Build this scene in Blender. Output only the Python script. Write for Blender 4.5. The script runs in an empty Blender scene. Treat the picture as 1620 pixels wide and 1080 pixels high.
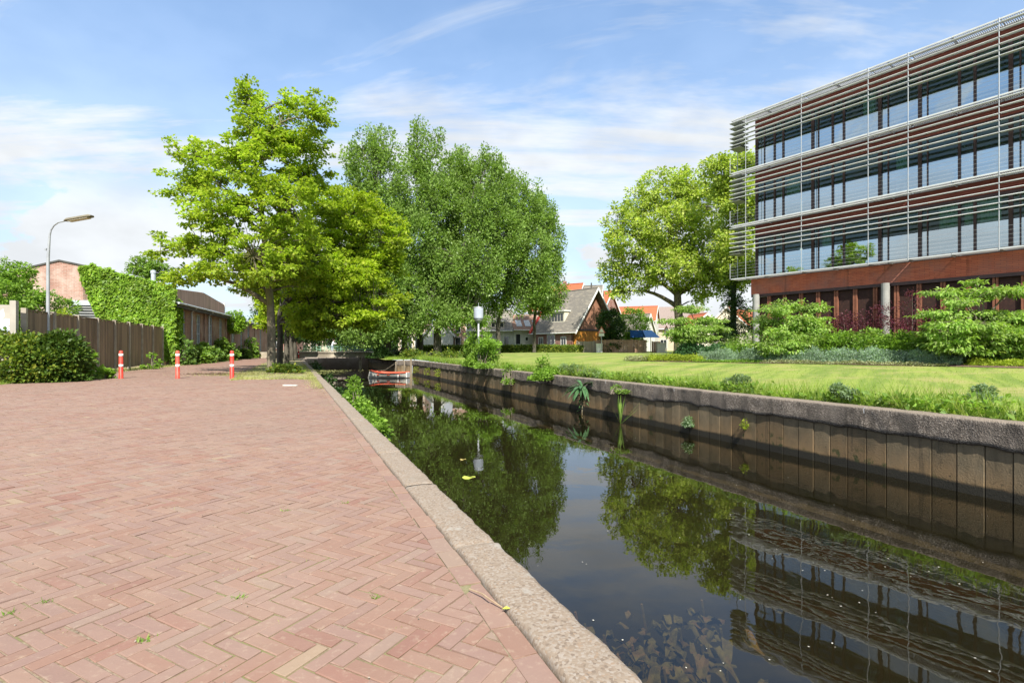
import bpy, math, random
import numpy as np
from mathutils import Vector, Matrix, noise as mnoise
random.seed(7); rng = np.random.default_rng(7)
S = bpy.context.scene; COL = S.collection; R = math.radians; PI = math.pi
# ------------------------------------------------------------------ camera, sky, sun, exposure
H, F, U0, V0 = 1.1, 830.0, 810.0, 550.0
cam = bpy.data.objects.new('camera', bpy.data.cameras.new('camera')); COL.objects.link(cam)
cam.location = (0, 0, H); cam.rotation_euler = (R(90), 0, 0)
cam.data.sensor_width = 36; cam.data.lens = F/1620*36; cam.data.shift_y = 10/1620
cam.data.clip_start = .05; cam.data.clip_end = 4000; S.camera = cam
SUN_EL, SUN_X, SUN_Y = R(46), .15, -.989
sun = bpy.data.objects.new('sun', bpy.data.lights.new('sun', 'SUN')); COL.objects.link(sun)
sun.data.energy = 4.9; sun.data.angle = R(.5); sun.data.color = (1, .94, .82)
sd = Vector((SUN_X*math.cos(SUN_EL), SUN_Y*math.cos(SUN_EL), math.sin(SUN_EL)))
sun.rotation_euler = sd.to_track_quat('Z', 'Y').to_euler()
S.view_settings.view_transform = 'Standard'; S.view_settings.look = 'None'
S.view_settings.exposure = .85; S.view_settings.gamma = 1; S.view_settings.use_curve_mapping = False
try:
    S.cycles.max_bounces = 8; S.cycles.transparent_max_bounces = 12; S.cycles.diffuse_bounces = 3
    S.cycles.caustics_reflective = False; S.cycles.caustics_refractive = False
    S.cycles.use_denoising = True
except Exception: pass

class NT:                                        # tiny node-tree writer
    def __init__(s, nt): s.nt = nt
    def n(s, t, **k):
        x = s.nt.nodes.new('ShaderNode'+t)
        for a, b in k.items():
            if a.startswith('i_'):
                key = a[2:]; key = int(key) if key.isdigit() else key.replace('_', ' ')
                s.set(x.inputs[key], b)
            else: setattr(x, a, b)
        return x
    def set(s, inp, b):
        if isinstance(b, bpy.types.NodeSocket): s.nt.links.new(b, inp)
        elif isinstance(b, bpy.types.Node): s.nt.links.new(b.outputs[0], inp)
        else:
            if isinstance(b, tuple) and len(b) == 3 and inp.type == 'RGBA': b = (*b, 1)
            inp.default_value = b
    def math(s, op, a, b=None, c=None, clamp=False):
        x = s.n('Math', operation=op, use_clamp=clamp); s.set(x.inputs[0], a)
        if b is not None: s.set(x.inputs[1], b)
        if c is not None: s.set(x.inputs[2], c)
        return x.outputs[0]
    def mix(s, f, a, b, mode='MIX'):
        x = s.n('Mix', data_type='RGBA', blend_type=mode); s.set(x.inputs[0], f); s.set(x.inputs[6], a); s.set(x.inputs[7], b)
        return x.outputs[2]
    def ramp(s, f, stops, interp='LINEAR'):
        x = s.n('ValToRGB'); s.set(x.inputs[0], f); e = x.color_ramp.elements; x.color_ramp.interpolation = interp
        while len(e) > 1: e.remove(e[-1])
        for i, (p, c) in enumerate(stops):
            q = e[0] if i == 0 else e.new(p)
            q.position = p; q.color = (*c, 1) if len(c) == 3 else c
        return x.outputs[0]
    def rng(s, v, a, b, c=0., d=1., smooth=True):
        x = s.n('MapRange', interpolation_type='SMOOTHSTEP' if smooth else 'LINEAR')
        for i, q in enumerate((v, a, b, c, d)): s.set(x.inputs[i], q)
        return x.outputs[0]
    def noise(s, vec, scale, detail=3., rough=.55, dist=0.):
        x = s.n('TexNoise', i_Scale=scale, i_Detail=detail, i_Roughness=rough, i_Distortion=dist); s.set(x.inputs['Vector'], vec)
        return x.outputs[0]
    def scale(s, vec, v):
        x = s.n('VectorMath', operation='MULTIPLY'); s.set(x.inputs[0], vec); x.inputs[1].default_value = v
        return x.outputs[0]

W = bpy.data.worlds.new('World'); S.world = W; W.use_nodes = True
N = NT(W.node_tree); N.nt.nodes.clear()
sky = N.n('TexSky', sky_type='NISHITA', sun_disc=False, sun_elevation=SUN_EL, sun_rotation=math.atan2(SUN_X, SUN_Y),
          altitude=0., air_density=1.0, dust_density=.5, ozone_density=2.0)
tc = N.n('TexCoord'); dirv = tc.outputs['Generated']
sep = N.n('SeparateXYZ'); N.set(sep.inputs[0], dirv); dx, dy, dz = sep.outputs
zc = N.math('ADD', N.math('MAXIMUM', dz, 0.), .16)
cmb = N.n('CombineXYZ'); N.set(cmb.inputs[0], N.math('DIVIDE', dx, zc)); N.set(cmb.inputs[1], N.math('DIVIDE', dy, zc))
pl = cmb.outputs[0]
mp = N.n('Mapping', i_Rotation=(0, 0, R(25)), i_Scale=(.5, 1.5, 1.), i_Location=(3.1, 1.7, 0.)); N.set(mp.inputs[0], pl)
ci1 = N.noise(mp.outputs[0], 1.1, 7., .62, .5)
ci2 = N.noise(pl, .55, 3., .5, .2)
cirrus = N.math('MULTIPLY', N.rng(ci1, .33, .60), N.rng(ci2, .20, .42, .4, 1.), clamp=True)
cirrus = N.math('MULTIPLY', cirrus, 1.0)
haze = N.rng(dz, .0, .60, .80, .20)
mp2 = N.n('Mapping', i_Location=(4.1, .9, .3), i_Scale=(1., 1., 1.9)); N.set(mp2.inputs[0], dirv)
cu = N.noise(mp2.outputs[0], 4.2, 8., .55, .1)
cum = N.math('MULTIPLY', N.rng(cu, .44, .52), N.rng(dz, .38, .18))
cushade = N.rng(N.noise(mp2.outputs[0], 9., 4., .5), .3, .7, .9, 1.06)
bgs = N.n('Background', i_Strength=.108); N.set(bgs.inputs[0], N.mix(1., sky.outputs[0], (.74, 1.17, 1.40), 'MULTIPLY'))
cl_amt = N.math('MAXIMUM', N.math('MAXIMUM', cirrus, haze), cum, clamp=True)
ccol = N.n('VectorMath', operation='SCALE'); ccol.inputs[0].default_value = (.92, .96, 1.0); N.set(ccol.inputs['Scale'], cushade)
bgc = N.n('Background', i_Strength=.55); N.set(bgc.inputs[0], ccol.outputs[0])
ms = N.n('MixShader'); N.set(ms.inputs[0], cl_amt); N.set(ms.inputs[1], bgs.outputs[0]); N.set(ms.inputs[2], bgc.outputs[0])
ow = N.n('OutputWorld'); N.set(ow.inputs[0], ms.outputs[0])

# ------------------------------------------------------------------ frames of reference
TH, TR, TB = math.atan2(-349, 830), math.atan2(-245, 830), math.atan2(-594, 830)
def frame(th, t, w, z=0.): return Vector((t*math.sin(th)+w*math.cos(th), t*math.cos(th)-w*math.sin(th), z))
def can(t, w, z=0.): return frame(TH, t, w, z)        # along / across the canal
def road(t, w, z=0.): return frame(TR, t, w, z)       # along / across the road
def canw(x, y): return x*math.cos(TH)-y*math.sin(TH)
def cant(x, y): return x*math.sin(TH)+y*math.cos(TH)
def pt(u, y, z=0.): return Vector(((u-U0)/F*y, y, z))
def zz(v, y): return H-(v-V0)*y/F
def uv(u, v, y): return Vector(((u-U0)/F*y, y, zz(v, y)))
def ss(a, b, x):
    x = min(1, max(0, (x-a)/(b-a))); return x*x*(3-2*x)
def g(x, y):                                            # height of the lawn
    w = canw(x, y)
    return .38*ss(10.3, 26, w)+.22*ss(30, 70, y)+.01*mnoise.noise((x*.3, y*.3, 0))
WATER = -1.2

# ------------------------------------------------------------------ materials
MATS = {}
def newmat(name):
    m = bpy.data.materials.new(name); m.use_nodes = True; m.node_tree.nodes.clear(); MATS[name] = m
    return m, NT(m.node_tree)
def finish(N, sh):
    o = N.n('OutputMaterial'); N.set(o.inputs[0], sh)
def pos(N): return N.n('NewGeometry').outputs['Position']
def rnd(N):                                             # one number per loose piece and per object
    a = N.n('NewGeometry').outputs['Random Per Island']; b = N.n('ObjectInfo').outputs['Random']
    return N.math('FRACT', N.math('ADD', a, N.math('MULTIPLY', b, 7.31)))
def mat(name, c1, c2=None, scale=3., rough=.8, bump=0., bscale=None, metal=0., vec=None, c3=None, spec=.3, piece=0.):
    if name in MATS: return MATS[name]
    m, N = newmat(name); P = pos(N)
    if vec: P = N.scale(P, vec)
    c2 = c2 or tuple(x*.8 for x in c1)
    n1 = N.noise(P, scale, 5., .6)
    col = N.mix(N.rng(n1, .35, .65), c1, c2)
    if c3: col = N.mix(N.rng(N.noise(P, scale*.27, 4., .6), .48, .66), col, c3)
    if piece:
        k = N.math('ADD', N.math('MULTIPLY', rnd(N), 2*piece), 1-piece)
        v = N.n('VectorMath', operation='SCALE'); N.set(v.inputs[0], col); N.set(v.inputs['Scale'], k); col = v.outputs[0]
    b = N.n('BsdfPrincipled', i_Roughness=rough, i_Metallic=metal); N.set(b.inputs['Base Color'], col)
    b.inputs['Specular IOR Level'].default_value = spec
    if bump:
        bp = N.n('Bump', i_Strength=bump, i_Distance=.02); N.set(bp.inputs['Height'], N.noise(P, bscale or scale*4, 4., .6)); N.set(b.inputs['Normal'], bp.outputs[0])
    finish(N, b); return m
def leafmat(name, cols, trans=.4, rough=.45, big=.25):
    if name in MATS: return MATS[name]
    m, N = newmat(name); P = pos(N)
    k = len(cols); col = N.ramp(rnd(N), [(i/(k-1), c) for i, c in enumerate(cols)])
    v = N.rng(N.noise(P, .9, 3.), .3, .7, 1-big, 1+big)
    sc = N.n('VectorMath', operation='SCALE'); N.set(sc.inputs[0], col); N.set(sc.inputs['Scale'], v)
    b = N.n('BsdfPrincipled', i_Roughness=rough); N.set(b.inputs['Base Color'], sc.outputs[0]); b.inputs['Specular IOR Level'].default_value = .18
    t = N.n('BsdfTranslucent'); N.set(t.inputs[0], N.mix(1., sc.outputs[0], (1.15, 1.25, .5), 'MULTIPLY'))
    x = N.n('MixShader'); N.set(x.inputs[0], trans); N.set(x.inputs[1], b.outputs[0]); N.set(x.inputs[2], t.outputs[0])
    finish(N, x.outputs[0]); return m

def brick_wall_mat(name, c1, c2, mortar, ang, row=.065, length=.22, bump=.3):
    m, N = newmat(name); P = pos(N)
    r = N.n('VectorRotate', rotation_type='Z_AXIS'); N.set(r.inputs['Vector'], P); r.inputs['Angle'].default_value = ang
    sp = N.n('SeparateXYZ'); N.set(sp.inputs[0], r.outputs[0])
    c = N.n('CombineXYZ'); N.set(c.inputs[0], sp.outputs[0]); N.set(c.inputs[1], sp.outputs[2])
    b = N.n('TexBrick', i_Scale=1., i_Mortar_Size=.006); N.set(b.inputs['Vector'], c.outputs[0])
    b.inputs['Brick Width'].default_value = length; b.inputs['Row Height'].default_value = row
    b.inputs['Color1'].default_value = (*c1, 1); b.inputs['Color2'].default_value = (*c2, 1); b.inputs['Mortar'].default_value = (*mortar, 1)
    col = N.mix(N.rng(N.noise(P, .7, 5., .6), .42, .68, 0., .55), b.outputs[0], tuple(min(1, x*1.25+.06) for x in mortar))
    col = N.mix(N.rng(N.noise(P, 1.9, 4.), .5, .75, 0., .5), col, tuple(x*.55 for x in c1))
    s = N.n('BsdfPrincipled', i_Roughness=.9); N.set(s.inputs['Base Color'], col)
    bp = N.n('Bump', i_Strength=bump, i_Distance=.01, invert=True); N.set(bp.inputs['Height'], b.outputs[1]); N.set(s.inputs['Normal'], bp.outputs[0])
    finish(N, s); return m

# ------------------------------------------------------------------ mesh helpers
class MB:
    def __init__(s): s.v = []; s.f = []
    def add(s, vs, fs):
        o = len(s.v); s.v += [tuple(p) for p in vs]; s.f += [tuple(i+o for i in f) for f in fs]; return s
    def quad(s, a, b, c, d): return s.add((a, b, c, d), ((0, 1, 2, 3),))
    def obox(s, o, ax, ay, az):                          # box from a corner and three edge vectors
        o, ax, ay, az = map(Vector, (o, ax, ay, az))
        P = [o, o+ax, o+ax+ay, o+ay, o+az, o+ax+az, o+ax+ay+az, o+ay+az]
        return s.add(P, ((3, 2, 1, 0), (4, 5, 6, 7), (0, 1, 5, 4), (1, 2, 6, 5), (2, 3, 7, 6), (3, 0, 4, 7)))
    def box(s, c, sx, sy, sz, ang=0.):                   # centred in plan, standing on c.z
        c = Vector(c); a = Vector((math.cos(ang), math.sin(ang), 0)); b = Vector((-math.sin(ang), math.cos(ang), 0))
        return s.obox(c-a*sx/2-b*sy/2, a*sx, b*sy, (0, 0, sz))
    def tube(s, pts, rs, n=8, cap=True):
        pts = [Vector(p) for p in pts]; m = len(pts)
        if not hasattr(rs, '__len__'): rs = [rs]*m
        o = len(s.v); prev = None
        for i, p in enumerate(pts):
            d = (pts[min(i+1, m-1)]-pts[max(i-1, 0)]);  d = d.normalized() if d.length > 1e-9 else Vector((0, 0, 1))
            a = prev if prev is not None else (Vector((1, 0, 0)) if abs(d.x) < .8 else Vector((0, 1, 0)))
            a = (a-d*a.dot(d)).normalized(); b = d.cross(a); prev = a
            for k in range(n):
                q = 2*PI*k/n; s.v.append(tuple(p+(a*math.cos(q)+b*math.sin(q))*rs[i]))
        for i in range(m-1):
            for k in range(n):
                k2 = (k+1) % n; s.f.append((o+i*n+k, o+i*n+k2, o+(i+1)*n+k2, o+(i+1)*n+k))
        if cap:
            s.f.append(tuple(o+k for k in range(n))[::-1]); s.f.append(tuple(o+(m-1)*n+k for k in range(n)))
        return s
    def lathe(s, c, prof, n=16):                          # (radius, z) profile about a vertical axis
        c = Vector(c); return s.tube([c+Vector((0, 0, z)) for r, z in prof], [r for r, z in prof], n)
    def prism(s, poly, ext):                              # polygon extruded along ext
        e = Vector(ext); n = len(poly); P = [Vector(p) for p in poly]
        return s.add(P+[p+e for p in P], [tuple(range(n))[::-1], tuple(range(n, 2*n))]+[(i, (i+1) % n, n+(i+1) % n, n+i) for i in range(n)])
ORG = {}
def tagset(o, label=None, cat=None, group=None, kind=None):
    for k, v in (('label', label), ('category', cat), ('group', group), ('kind', kind)):
        if v: o[k] = v
    return o
def link(name, me, m, parent=None, smooth=False, **tags):
    if m is not None and not me.materials: me.materials.append(m)
    if smooth: me.polygons.foreach_set('use_smooth', [True]*len(me.polygons))
    o = bpy.data.objects.new(name, me); COL.objects.link(o)
    if parent is not None: o.parent = parent
    ORG[o.name] = ORG.get(parent.name, Vector()) if parent is not None else Vector()
    return tagset(o, **tags)
def build(mb, name, m, parent=None, smooth=False, local=False, at=None, **tags):
    off = Vector() if (parent is None or local) else ORG.get(parent.name, Vector())
    me = bpy.data.meshes.new(name)
    vs = mb.v if off.length == 0 else [(x-off.x, y-off.y, z-off.z) for x, y, z in mb.v]
    if at is not None: at = Vector(at); vs = [(x-at.x, y-at.y, z-at.z) for x, y, z in vs]
    me.from_pydata(vs, [], mb.f); me.update()
    o = link(name, me, m, parent, smooth, **tags)
    if at is not None: o.location = at; ORG[o.name] = at
    return o
def npmesh(name, V, nq, m, parent=None, k=4, smooth=False, **tags):   # V: (nq*k, 3) separate k-gons
    V = np.asarray(V, dtype=np.float32).reshape(-1, 3)
    if parent is not None:
        o = ORG.get(parent.name, Vector()); V = V-np.array((o.x, o.y, o.z), dtype=np.float32)
    me = bpy.data.meshes.new(name); n = len(V); q = n//k
    me.vertices.add(n); me.vertices.foreach_set('co', V.ravel())
    me.loops.add(n); me.loops.foreach_set('vertex_index', np.arange(n, dtype=np.int32))
    me.polygons.add(q); me.polygons.foreach_set('loop_start', np.arange(0, n, k, dtype=np.int32))
    try: me.polygons.foreach_set('loop_total', np.full(q, k, dtype=np.int32))
    except Exception: pass
    me.update(calc_edges=True); me.validate()
    return link(name, me, m, parent, smooth, **tags)
def empty(name, loc, label=None, cat=None, group=None, rz=0., kind=None):
    o = bpy.data.objects.new(name, None); COL.objects.link(o); o.location = loc; o.rotation_euler.z = rz; o.empty_display_size = .2
    ORG[o.name] = Vector(loc); return tagset(o, label, cat, group, kind)
def dup(root, loc, rz=None, label=None, sc=None):
    def cp(o, par):
        c = o.copy(); COL.objects.link(c)
        if par is not None: c.parent = par
        for ch in o.children: cp(ch, c)
        return c
    r = cp(root, None); r.location = loc
    if rz is not None: r.rotation_euler.z = rz
    if sc: r.scale = (sc, sc, sc)
    if label: r['label'] = label
    ORG[r.name] = Vector(loc); return r

def unit(A): return A/np.maximum(np.linalg.norm(A, axis=-1, keepdims=True), 1e-9)
def leafquads(P, D, Nn, L, Wd, fold=.25):                  # folded rhombic leaves
    D = unit(D); Sd = unit(np.cross(Nn, D)); Nn = np.cross(D, Sd)
    L = np.asarray(L).reshape(-1, 1); Wd = np.asarray(Wd).reshape(-1, 1)
    mid = P+D*L*.45
    a = mid+Sd*Wd*.5+Nn*Wd*fold; c = mid-Sd*Wd*.5+Nn*Wd*fold; tip = P+D*L
    return np.stack([P, a, tip, c], 1)
def spray_leaves(cs, rad, per, size, flat=.45, droop=.3, up=1.1, aspect=.62, outward=None):
    n = len(cs); C = np.repeat(cs, per, 0); Rr = np.repeat(np.broadcast_to(np.asarray(rad, float), (n,)), per)
    q = rng.normal(size=(n*per, 3)); q = unit(q)*(rng.random((n*per, 1))**.45)
    q[:, 2] *= flat; P = C+q*Rr[:, None]
    D = q*1.2+rng.normal(size=q.shape)*.6; D[:, 2] -= droop
    if outward is not None: D += np.repeat(outward, per, 0)*.6
    Nn = rng.normal(size=q.shape)*.62; Nn[:, 2] += up
    L = size*(.6+.8*rng.random(n*per))
    return leafquads(P, D, Nn, L, L*aspect)
def clump_points(lobes, n, shell=.55, gap=.0, seed=1.):
    vol = np.array([l[3]*l[4]*l[5] for l in lobes]); pr = vol**.8; pr = pr/pr.sum(); out = []; oc = []
    idx = rng.choice(len(lobes), size=n*2, p=pr)
    for i in idx:
        l = lobes[i]; q = rng.normal(size=3); q /= np.linalg.norm(q); q = q*(shell+(1-shell)*rng.random())**.8
        p = np.array(l[:3])+q*np.array(l[3:6])
        if n > 60 and mnoise.noise((p[0]*.75+seed, p[1]*.75, p[2]*.75)) < gap-.35: continue
        out.append(p); oc.append(q)
        if len(out) >= n: break
    return np.array(out), np.array(oc)

def make_tree(name, label, base, trunk_h, r0, lobes, n, per, rad, size, lm, bark, flat=.45, droop=.3, up=1.1, aspect=.62, lean=(0, 0), group=None, twig=True, shell=.55, gap=.0, top=None, cat='tree'):
    base = Vector(base); t = empty(name, base, label, cat, group)
    L = np.array([l[:3] for l in lobes]); ztop = top or float(np.mean(L[:, 2]))
    mb = MB(); ctr = L.mean(0)
    # leader
    nodes = []; pts = []; rs = []; k = 12
    for i in range(k+1):
        f = i/k; z = base.z+f*(ztop-base.z)
        q = max(0, (z-base.z-trunk_h)/(max(.1, ztop-base.z-trunk_h)))
        x = base.x+(ctr[0]-base.x)*q*.8+lean[0]*f+.12*mnoise.noise((z*.5, base.x, 3))*min(1, f*4); y = base.y+(ctr[1]-base.y)*q*.8+lean[1]*f+.12*mnoise.noise((z*.5, base.y, 9))*min(1, f*4)
        pts.append(Vector((x, y, z))); rs.append(r0*(1-f)**.75+.02 if i else r0*1.25)
        nodes.append((x, y, z, rs[-1]))
    pts.insert(1, pts[0].lerp(pts[1], .35)); rs.insert(1, r0*1.03)
    mb.tube(pts, rs, 12)
    # limbs to each lobe
    for l in lobes:
        c = Vector(l[:3])
        za = min(c.z-.25*math.hypot(c.x-base.x, c.y-base.y)-l[5]*.3, ztop-.5); za = max(za, base.z+trunk_h*.9)
        j = min(range(k+1), key=lambda i: abs(nodes[i][2]-za)); a = Vector(nodes[j][:3]); rr = nodes[j][3]*.62
        d = c-a; lp = []; lr = []; m = 7
        for i in range(m+1):
            f = i/m; p = a+d*f+Vector((0, 0, .16*d.length*math.sin(f*PI)*(.8 if d.z > 0 else .3)))
            p += Vector((mnoise.noise((p.z, p.x, 1)), mnoise.noise((p.z, p.y, 2)), 0))*.18*f
            lp.append(p); lr.append(rr*(1-f)**.8+.014)
            if i: nodes.append((*p, lr[-1]))
        mb.tube(lp, lr, 7)
    cs, oc = clump_points(lobes, n, shell, gap, base.x)
    if twig:
        NA = np.array(nodes)
        for p in cs:
            d2 = ((NA[:, :3]-p)**2).sum(1)+np.maximum(0, NA[:, 2]-p[2]+.1)**2*3
            j = int(d2.argmin()); a = Vector(NA[j, :3]); b = Vector(p); mid = a.lerp(b, .5)+Vector((0, 0, .1*(b-a).length))
            r1 = min(.05, NA[j, 3]*.6+.006)
            mb.tube([a, mid, b], [r1, r1*.65, .006], 4, False)
    build(mb, 'trunk', bark, t, True)
    V = spray_leaves(cs, rad*(.7+.6*rng.random(len(cs))), per, size, flat, droop, up, aspect, oc)
    npmesh('crown', V, 0, lm, t)
    return t
def bush(name, label, c, rad, n, per, sr, size, lm, flat=.6, droop=.2, up=.9, aspect=.55, group=None, shell=.6, stems=True, bark=None, half=True, cat='shrub', extra=None, gap=0.):
    c = Vector(c); t = empty(name, c, label, cat, group)
    lobes = extra or [(c.x, c.y, c.z+(rad[2]*.35 if half else rad[2]*.95), *rad)]
    cs, oc = clump_points(lobes, n, shell, gap, c.x*3)
    cs[:, 2] = np.maximum(cs[:, 2], c.z+.06)
    V = spray_leaves(cs, sr*(.7+.6*rng.random(len(cs))), per, size, flat, droop, up, aspect, oc)
    V[:, :, 2] = np.maximum(V[:, :, 2], c.z+.01)
    npmesh('foliage', V, 0, lm, t)
    if stems:
        mb = MB()
        for p in cs[::max(1, len(cs)//40)]:
            b = Vector(p); a = c+Vector((random.uniform(-.25, .25)*rad[0], random.uniform(-.25, .25)*rad[1], -.03))
            mb.tube([a, a.lerp(b, .5)+Vector((0, 0, .12)), b], [.018, .012, .004], 4, False)
        build(mb, 'stem', bark or BARK, t)
    return t
# ------------------------------------------------------------------ materials of the place
BARK = mat('bark', (.12, .10, .075), (.22, .19, .15), 6, .95, .6, 18, vec=(1, 1, .35))
BARKG = mat('bark_pale', (.21, .18, .13), (.08, .07, .052), 5, .95, .9, 16, vec=(1, 1, .45), c3=(.15, .15, .05))
BARKD = mat('bark_dark', (.05, .045, .035), (.11, .10, .08), 5, .95, .6, 15, vec=(1, 1, .3))
L_MAPLE = leafmat('leaf_maple', [(.29, .42, .035), (.37, .48, .05), (.21, .33, .032), (.46, .52, .07)], .5)
L_MAPLE2 = leafmat('leaf_maple_far', [(.30, .42, .032), (.38, .48, .045), (.22, .33, .03), (.46, .52, .065)], .5)
L_ALDER = leafmat('leaf_alder', [(.19, .30, .065), (.225, .34, .085), (.155, .26, .055), (.26, .375, .10)], .4, .36)
L_PLANE = leafmat('leaf_plane', [(0.310, 0.431, 0.078), (0.458, 0.552, 0.113), (0.238, 0.345, 0.062), (0.567, 0.600, 0.155)], .42)
L_DARK = leafmat('leaf_dark', [(.035, .08, .022), (.06, .115, .03), (.03, .065, .018)], .25, .35)
L_HEDGE = leafmat('leaf_hedge', [(0.086, 0.161, 0.029), (0.184, 0.253, 0.034), (0.057, 0.121, 0.023), (0.310, 0.322, 0.046)], .32, .4)
L_LIGHT = leafmat('leaf_light', [(0.165, 0.297, 0.044), (0.231, 0.374, 0.055), (0.121, 0.231, 0.033)], .42)
L_DOG = leafmat('leaf_dogwood', [(0.231, 0.389, 0.063), (0.326, 0.462, 0.116), (0.168, 0.315, 0.047), (0.420, 0.504, 0.210)], .45)
L_LAUREL = leafmat('leaf_laurel', [(.045, .12, .045), (.09, .18, .08), (.035, .09, .03)], .22, .3)
L_RED = leafmat('leaf_purple', [(.10, .025, .045), (.15, .045, .065), (.07, .02, .032)], .35)
L_LAV = leafmat('leaf_lavender', [(.22, .34, .20), (.32, .44, .29), (.15, .25, .15), (.30, .36, .36)], .35)
L_YEL = leafmat('leaf_yellow', [(.26, .34, .03), (.34, .40, .05), (.18, .27, .03)], .42)
L_CREAM = leafmat('leaf_cream', [(.30, .34, .16), (.42, .42, .27), (.2, .25, .08), (.16, .12, .09)], .3)
L_IVY = leafmat('leaf_ivy', [(0.168, 0.315, 0.032), (0.242, 0.389, 0.037), (0.126, 0.252, 0.026), (0.315, 0.441, 0.058)], .38, .35)
L_GRASS = leafmat('leaf_grass', [(.22, .34, .045), (.30, .42, .06), (.17, .28, .04), (.42, .44, .17)], .45)
L_WEED = leafmat('leaf_weed', [(.17, .31, .045), (.24, .39, .06), (.13, .23, .055), (.32, .42, .12)], .42)
L_DRY = leafmat('leaf_dry', [(.40, .40, .16), (.30, .35, .10), (.48, .44, .24), (.24, .30, .06)], .35)
STEEL = mat('galvanised', (.42, .44, .46), (.36, .38, .41), 3, .42, .05, metal=.3)
WHITE = mat('white_paint', (.74, .74, .72), (.68, .68, .66), 2, .55)
CREAM = mat('cream_paint', (.68, .64, .54), (.6, .56, .47), 2, .6)
RED = mat('red_plastic', (.60, .042, .028), (.50, .04, .03), 5, .42, c3=(.52, .09, .06))
REFL = mat('white_band', (.82, .82, .8), (.74, .74, .72), 6, .35)
SOIL = mat('soil', (.15, .105, .075), (.10, .07, .05), 5, 1, .8, 30, c3=(.2, .16, .11))

# ------------------------------------------------------------------ ground, canal bed, water
def sheet(name, pts, m, **k): return build(MB().add(pts, [tuple(range(len(pts)))]), name, m, kind='structure', **k)
def ground_mat():
    m, N = newmat('verge_ground'); P = pos(N)
    a = N.noise(P, 1.1, 6., .65); b = N.noise(P, 7., 4., .6)
    col = N.mix(N.rng(a, .42, .6), (.25, .195, .125), (.17, .20, .06)); col = N.mix(N.rng(b, .45, .7), col, (.33, .28, .19))
    s = N.n('BsdfPrincipled', i_Roughness=.95); N.set(s.inputs[0], col)
    bp = N.n('Bump', i_Strength=.7, i_Distance=.03); N.set(bp.inputs['Height'], b); N.set(s.inputs['Normal'], bp.outputs[0])
    finish(N, s); return m
G_VERGE = ground_mat()
sheet('ground', [can(-60, .8, -.04), can(66, .8, -.04), can(66, 9, -.04), can(160, 60, -.04), can(900, 700, -.04), can(900, -900, -.04), can(-60, -900, -.04)], G_VERGE)
sheet('canal_bed', [can(-30, .5, -2.3), can(-30, 10.2, -2.3), can(72, 10.2, -2.3), can(72, .5, -2.3)], mat('mud', (.007, .006, .003), (.004, .004, .002), 2, 1))

def water_mat():
    m, N = newmat('canal_water'); P = pos(N)
    n1 = N.noise(N.scale(P, (1., .75, 1.)), 2.3, 2., .5, .3); n2 = N.noise(P, 9., 2., .5)
    hgt = N.math('ADD', n1, N.math('MULTIPLY', n2, .10))
    patch = N.rng(N.noise(P, .16, 3., .5), .38, .66, .35, 1.)
    bp = N.n('Bump', i_Distance=.02); N.set(bp.inputs['Height'], hgt); N.set(bp.inputs['Strength'], N.math('MULTIPLY', patch, .15))
    bk = N.n('NewGeometry').outputs['Backfacing']; fr = N.n('Fresnel'); N.set(fr.inputs['IOR'], N.math('ADD', N.math('MULTIPLY', bk, 1/1.42-1.42), 1.42)); N.set(fr.inputs['Normal'], bp.outputs[0])
    gl = N.n('BsdfGlossy', i_Roughness=.012); N.set(gl.inputs['Normal'], bp.outputs[0]); gl.inputs[0].default_value = (1, 1, 1, 1)
    tr = N.n('BsdfTransparent'); tr.inputs[0].default_value = (.84, .76, .52, 1)
    df = N.n('BsdfDiffuse'); df.inputs[0].default_value = (.012, .010, .004, 1)
    a = N.n('MixShader', i_0=.12); N.set(a.inputs[1], tr.outputs[0]); N.set(a.inputs[2], df.outputs[0])
    f2 = N.math('MULTIPLY_ADD', fr.outputs[0], 1.0, .012, clamp=True)
    b = N.n('MixShader'); N.set(b.inputs[0], f2); N.set(b.inputs[1], a.outputs[0]); N.set(b.inputs[2], gl.outputs[0])
    finish(N, b.outputs[0]); return m
sheet('water', [can(-30, .9, WATER), can(-30, 10.1, WATER), can(72, 10.1, WATER), can(72, .9, WATER)], water_mat())

# ------------------------------------------------------------------ lawn on the right bank
def lawn_mat():
    m, N = newmat('lawn'); P = pos(N)
    r = N.n('VectorRotate', rotation_type='Z_AXIS'); N.set(r.inputs['Vector'], P); r.inputs['Angle'].default_value = R(-54)
    st = N.noise(N.scale(r.outputs[0], (.10, 1.7, 1.)), 1., 4., .6)
    a = N.noise(P, .45, 5., .65); b = N.noise(P, 14., 4., .7); c = N.noise(P, 2.4, 5., .65)
    col = N.mix(N.rng(st, .42, .58), (.135, .205, .026), (.23, .29, .048))
    col = N.mix(N.rng(a, .46, .66, 0., .85), col, (.32, .285, .105))
    col = N.mix(N.rng(c, .5, .8, 0., .55), col, (.115, .185, .022))
    col = N.mix(N.rng(b, .4, .7, 0., .45), col, (.13, .18, .03))
    s = N.n('BsdfPrincipled', i_Roughness=.9); N.set(s.inputs[0], col)
    bp = N.n('Bump', i_Strength=.8, i_Distance=.03); N.set(bp.inputs['Height'], b); N.set(s.inputs['Normal'], bp.outputs[0])
    finish(N, s); return m
G_LAWN = lawn_mat()
def lawn_grid(name, ws, ts):
    mb = MB(); n = len(ts)
    for w in ws:
        for t in ts:
            p = can(t, w); p.z = g(p.x, p.y)-.012; mb.v.append(tuple(p))
    for i in range(len(ws)-1):
        for j in range(n-1): mb.f.append((i*n+j, i*n+j+1, (i+1)*n+j+1, (i+1)*n+j))
    return build(mb, name, G_LAWN, None, True, kind='structure')
lawn_grid('lawn', [10.12+.5*i for i in range(60)]+[45, 60, 90, 150, 300, 700], list(range(-30, 90, 2))+[100, 140, 200, 400, 900])
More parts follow.
